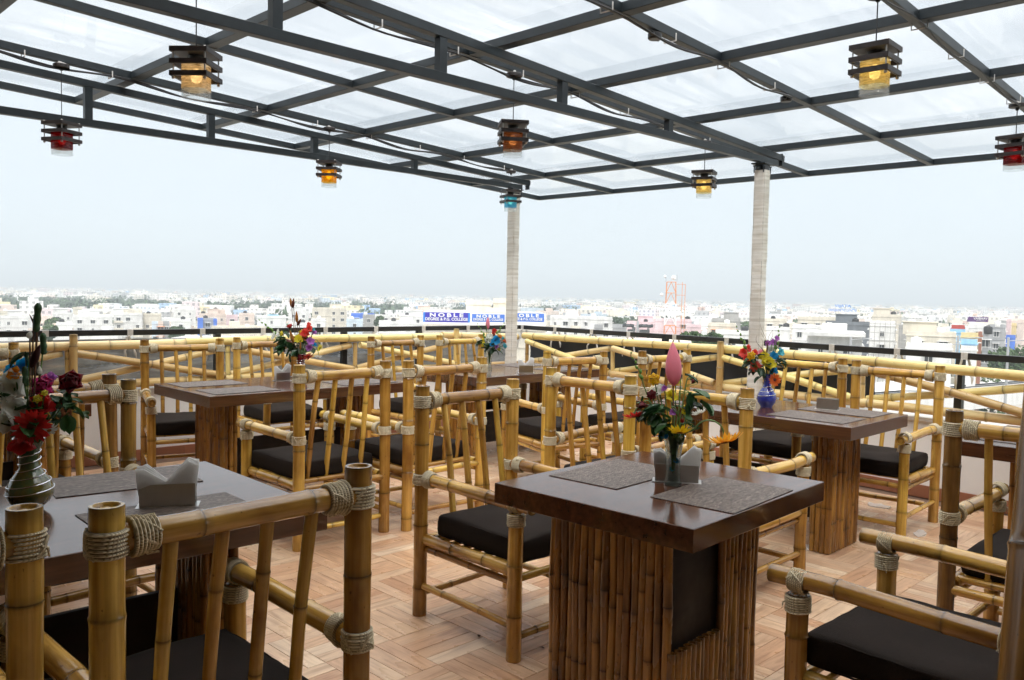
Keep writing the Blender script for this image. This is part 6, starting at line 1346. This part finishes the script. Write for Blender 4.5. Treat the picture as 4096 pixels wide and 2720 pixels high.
while hc < 205 and tries < 4000:
    tries += 1; px = rc.uniform(-150, 4250); d = 95+ (rc.random()**0.8)*780; p = far(px, 1200, d); wd, dp = rc.uniform(9, 19), rc.uniform(8, 14)
    if px > 3500 and d < 180: continue
    if any((p.x-a)**2+(p.y-b_)**2 < (r_+max(wd, dp)*.7)**2 for a, b_, r_ in FOOT): continue
    h = rc.uniform(5, 9) if d < 240 else rc.uniform(7, 12.5) if d < 420 else rc.uniform(8, 16)
    if px < 1750 and d > 560: continue
    if px < 1750 and d > 420: h = rc.uniform(6, 9)
    FOOT.append((p.x, p.y, max(wd, dp)*.62)); c = rc.choice(cols_)
    has_s, tk, off = rc.random() < .7, rc.choice((None, TKB, TKW)), rc.uniform(-.25, .25)
    lab = ('wide ' if wd > 15 else 'narrow ' if wd < 11.5 else '')+c.replace('pale', 'pale ')+(' low house' if d < 240 else ' house' if d < 500 else ' far house')+(' with '+' and '.join(([('left' if off < 0 else 'right')+' stairhead'] if has_s else [])+(['black tank'] if tk == TKB else ['pale tank'] if tk else [])) if has_s or tk else ' with bare roof')+' '+ZN(px)
    t = thing('house', lab, 'house', (p.x, p.y, G), atan2(p.y, p.x)-pi/2+rc.uniform(-.6, .6), 'houses of the city '+ZN(px))
    M = MB(); M.box(-wd/2, wd/2, 0, dp, 0, h)
    for q in range(1, 5):
        if 3.1*q < h-1: M.box(-wd/2-.15, wd/2+.15, -.2, dp+.1, 3.1*q-.1, 3.1*q+.08)
    if rc.random() < .5: bx_ = rc.uniform(-.3, .3)*wd; M.box(bx_-1.6, bx_+1.6, -1.1, 0, h-3.0, h-2.1); M.box(bx_-1.6, bx_+1.6, -1.1, 0, h-6.1, h-5.2)
    for (a, b_, c_, d_) in ((-wd/2, wd/2, 0, 0.2), (-wd/2, wd/2, dp-0.2, dp), (-wd/2, -wd/2+0.2, 0.2, dp-0.2), (wd/2-0.2, wd/2, 0.2, dp-0.2)): M.box(a, b_, c_, d_, h, h+0.8)
    link('wall', M.mesh('wall', W_[c]), t); link('windows', windows_mesh(wd, dp, h, hc), t, kind='stuff')
    if has_s: sw = rc.uniform(1.3, 2.4); M = MB(); sx = off*wd; M.box(sx-sw, sx+sw, dp*.4, dp*.4+3, h, h+2.5); link('stair_room', M.mesh('stair_room', W_[c]), t)
    if tk: link('water_tank', tk, t, T(rc.uniform(-.35, .35)*wd, dp*.25, h))
    hc += 1
# far city: one mass
m, n, b = mat('far_city'); a_ = N(n, 'ShaderNodeAttribute'); a_.attribute_name = 'boxcol'; ge = N(n, 'ShaderNodeNewGeometry'); sp_ = N(n, 'ShaderNodeSeparateXYZ'); n.links.new(ge.outputs['Position'], sp_.inputs[0])
def mth(op, a, b_=None, c_=None):
    x = N(n, 'ShaderNodeMath'); x.operation = op
    for i, v in enumerate((a, b_, c_)):
        if v is None: continue
        if isinstance(v, (int, float)): x.inputs[i].default_value = v
        else: n.links.new(v, x.inputs[i])
    return x.outputs[0]
fz = mth('FRACT', mth('DIVIDE', sp_.outputs['Z'], 3.1)); fx = mth('FRACT', mth('DIVIDE', mth('ADD', sp_.outputs['X'], mth('MULTIPLY', sp_.outputs['Y'], -1.0)), 4.6))
wz = mth('MULTIPLY', mth('GREATER_THAN', fz, 0.45), mth('GREATER_THAN', fx, 0.55)); snx = N(n, 'ShaderNodeSeparateXYZ'); n.links.new(ge.outputs['Normal'], snx.inputs[0]); wz = mth('MULTIPLY', wz, mth('LESS_THAN', snx.outputs['Z'], 0.5))
n.links.new(mul(n, a_.outputs['Color'], (0.10, 0.11, 0.12), mth('MULTIPLY', wz, 0.6), 'MIX'), b.inputs['Base Color']); b.inputs['Roughness'].default_value = 0.9; FARM = m
import numpy as np
def boxes_mesh(name, L_, m):
    nb = len(L_); A = np.array([q[:6] for q in L_]); C_ = np.array([q[6] for q in L_]); cx, cy, wd, dp, h, rz = A.T; co, si = np.cos(rz), np.sin(rz)
    V = np.zeros((nb, 8, 3)); k = 0
    for zz in (0, 1):
        for (u, v) in ((-1, -1), (1, -1), (1, 1), (-1, 1)):
            lx, ly = u*wd/2, v*dp/2; V[:, k, 0] = cx+lx*co-ly*si; V[:, k, 1] = cy+lx*si+ly*co; V[:, k, 2] = G-2+zz*(h+2); k += 1
    fq = np.array([(4, 5, 6, 7), (0, 1, 5, 4), (1, 2, 6, 5), (2, 3, 7, 6), (3, 0, 4, 7)]); Fq = (np.arange(nb)[:, None, None]*8+fq[None]).reshape(-1, 4)
    me = bpy.data.meshes.new(name); me.from_pydata(V.reshape(-1, 3).tolist(), [], Fq.tolist()); me.materials.append(m)
    ca = me.color_attributes.new('boxcol', 'FLOAT_COLOR', 'POINT'); ca.data.foreach_set('color', np.repeat(np.concatenate([C_, np.ones((nb, 1))], 1), 8, 0).reshape(-1).tolist()); me.update(); return me
fc = []; rf = random.Random(5); pal = [(.80, .80, .78)]*8+[(.78, .73, .64)]*6+[(.62, .60, .56)]*3+[(.80, .78, .74)]*6+[(.76, .64, .58), (.74, .64, .65), (.60, .68, .74), (.35, .50, .68), (.60, .44, .38), (.42, .42, .42), (.76, .66, .42)]
def green(px, d):   # tree belts and open land
    if px < 2250: return 640 < d < 1060 + 160*noise.noise(Vector((px/400, 3, 0)))
    return False
while len(fc) < 13500:
    px = rf.uniform(-250, 4350); d = 620+(rf.random()**1.55)*6200
    if green(px, d): continue
    if noise.noise(Vector((px/220*d/2000, d/420, 7))) > 0.42: continue
    p = far(px, 1200, d); s_ = rf.uniform(8, 20)*(1+d/9000); fc.append((p.x, p.y, s_, s_*rf.uniform(.6, 1.1), rf.choice((6, 7, 9, 10, 12, 15))*rf.uniform(.8, 1.15), rf.uniform(0, 3.1), rf.choice(pal)))
    if rf.random() < .45: fc.append((p.x+rf.uniform(-2, 2), p.y+rf.uniform(-2, 2), 4.5, 4, fc[-1][4]+2.6, 0.3, rf.choice(pal)))
for (px, row, wpx, d) in ((1093, 1133, 62, 4600), (1066, 1131, 14, 4590), (1170, 1157, 70, 4600), (690, 1140, 44, 4400), (520, 1168, 30, 2600)):
    p = far(px, 1160, d); fc.append((p.x, p.y, wpx/F_PX*d, 30, far(px, row, d).z-G, atan2(p.y, p.x)-pi/2, (.62, .64, .66)))
o = link('distant_city', boxes_mesh('distant_city', fc, FARM)); tag(o, 'mass of pale flat-roofed houses fading toward the horizon', None, None, 'stuff')
# trees
FOL = plain('foliage', (0.055, 0.105, 0.028), 0.7, var=0.5, scale=0.6); FOLD = plain('foliage_far', (0.045, 0.085, 0.03), 0.8, var=0.5, scale=0.03); BARK = plain('bark', (0.12, 0.08, 0.05), 0.9)
def crown(M, c, R_, hgt, nleaf, size, rnd):
    lobes = [(Vector((rnd.uniform(-.6, .6)*R_, rnd.uniform(-.6, .6)*R_, rnd.uniform(-.3, .4)*hgt)), rnd.uniform(.35, .6)) for _ in range(9)]
    vs = []; fs = []
    for i in range(nleaf):
        l, k = rnd.choice(lobes); u = Vector((rnd.gauss(0, 1), rnd.gauss(0, 1), rnd.gauss(0, 1))).normalized()*(rnd.random()**.33)
        p = c+l+Vector((u.x*R_*k, u.y*R_*k, u.z*hgt*.5*k*1.4)); a = Vector((rnd.gauss(0, 1), rnd.gauss(0, 1), rnd.gauss(0, 1))).normalized(); q = a.orthogonal().normalized(); r2 = a.cross(q); s = size*rnd.uniform(.6, 1.3)
        o_ = len(vs); vs += [p-q*s, p+r2*s*.6, p+q*s, p-r2*s*.6]; fs.append((o_, o_+1, o_+2, o_+3))
    M.add(vs, fs)
def tree(px, rtop, d, wpx, label, nleaf=2600):
    p = far(px, 1200, d); top = far(px, rtop, d).z; R_ = wpx/F_PX*d/2; hgt = min(top-G-2, R_*1.5); rnd = random.Random(int(px)); t = thing('tree', label, 'tree', (p.x, p.y, G))
    M = MB(); M.tube([(0, 0, 0), (.2, .1, (top-G-hgt)*.6), (0, 0, top-G-hgt*.6)], [.5, .35, .2], 8)
    for q in range(6): a = q*1.05; M.tube([(0, 0, (top-G-hgt)*.75), (R_*.5*cos(a), R_*.5*sin(a), top-G-hgt*.45)], [.22, .06], 6)
    link('trunk', M.mesh('trunk', BARK, smooth=60), t); M = MB(); crown(M, Vector((0, 0, top-G-hgt*.62)), R_, hgt, nleaf, 0.028*d**.5*1.2, rnd); link('crown', M.mesh('crown', FOL), t)
for a in ((2800, 1336, 118, 130, 'green tree behind the right fence beside the radio mast'), (2745, 1352, 112, 70, 'smaller tree left of the tree by the radio mast'), (2860, 1338, 140, 60, 'tree in front of the orange trimmed apartments'),
          (3725, 1440, 182, 110, 'small tree above the black rail at right'), (3930, 1448, 186, 240, 'wide dark tree behind the black rail at far right'), (4060, 1388, 192, 150, 'tall dark tree at the right edge below the street'), (3990, 1402, 198, 110, 'bushy tree left of the tall tree at the right edge'),
          (4020, 1665, 60, 170, 'bright green tree below the viaduct at the lower right'), (214, 1268, 340, 70, 'tree between white houses behind the green pod'), (193, 1310, 260, 60, 'bushy tree just above the left rail behind the green pod'), (708, 1309, 300, 55, 'tree right of the striped house at left'), (1518, 1270, 330, 40, 'round tree right of the blue tarpaulin site'),
          (2470, 1268, 380, 50, 'tree behind the grey shed at the centre right'), (2990, 1282, 360, 60, 'tree left of the right column')): tree(*a, nleaf=3400 if a[2] < 160 else 1500)
M = MB(); rt = random.Random(9); k = 0
while k < 1150:
    px = rt.uniform(-200, 4300)
    if px < 2300 and rt.random() < .85: d = 640+rt.random()*360+(rt.random()<.12)*rt.random()*900
    else: d = 420+(rt.random()**1.3)*5200
    if px > 2300 and rt.random() < .35: continue
    p = far(px, 1200, d); s = 1+d/2600; R_ = rt.uniform(6, 12)*s; crown(M, Vector((p.x, p.y, G+rt.uniform(5.0, 9))), R_, rt.uniform(7, 11), 64, 1.0*s+.6, rt); k += 1
o = link('tree_belt', M.mesh('tree_belt', FOLD)); tag(o, 'belts of trees between the houses far away', None, None, 'stuff')
# hills on the horizon
M = MB(); vs = []; fs = []; nn_ = 160
for i in range(nn_+1):
    px = -400+4900*i/nn_; h = 38+45*max(0, noise.noise(Vector((px/500, 1.3, 0))))+26*noise.noise(Vector((px/140, 5, 0)))+(34 if px < 900 else 0)*(1-px/900 if px > 0 else 1)
    for (d, z) in ((9200, G-5), (10000, G+max(8, h)), (11200, G-5)): p = far(px, 1170, d); vs.append((p.x, p.y, z))
for i in range(nn_):
    for j in range(2): a = i*3+j; fs.append((a, a+3, a+4, a+1))
M.add(vs, fs); o = link('hills', M.mesh('hills', FOLD, smooth=60)); o['kind'] = 'structure'; o['label'] = 'faint low hills on the horizon'
# haze
M = MB(); M.box(-13800, 13800, -13800, 13800, G-8, 90); m = bpy.data.materials.new('haze_air'); m.use_nodes = True; n = m.node_tree; n.nodes.clear(); out = n.nodes.new('ShaderNodeOutputMaterial'); pv = n.nodes.new('ShaderNodeVolumePrincipled')
pv.inputs['Color'].default_value = (0.77, 0.84, 0.88, 1); pv.inputs['Density'].default_value = 0.00058; pv.inputs['Anisotropy'].default_value = 0.1; n.links.new(pv.outputs[0], out.inputs['Volume'])
o = link('haze', M.mesh('haze', m)); o['kind'] = 'stuff'; o['label'] = 'pale haze over the city'
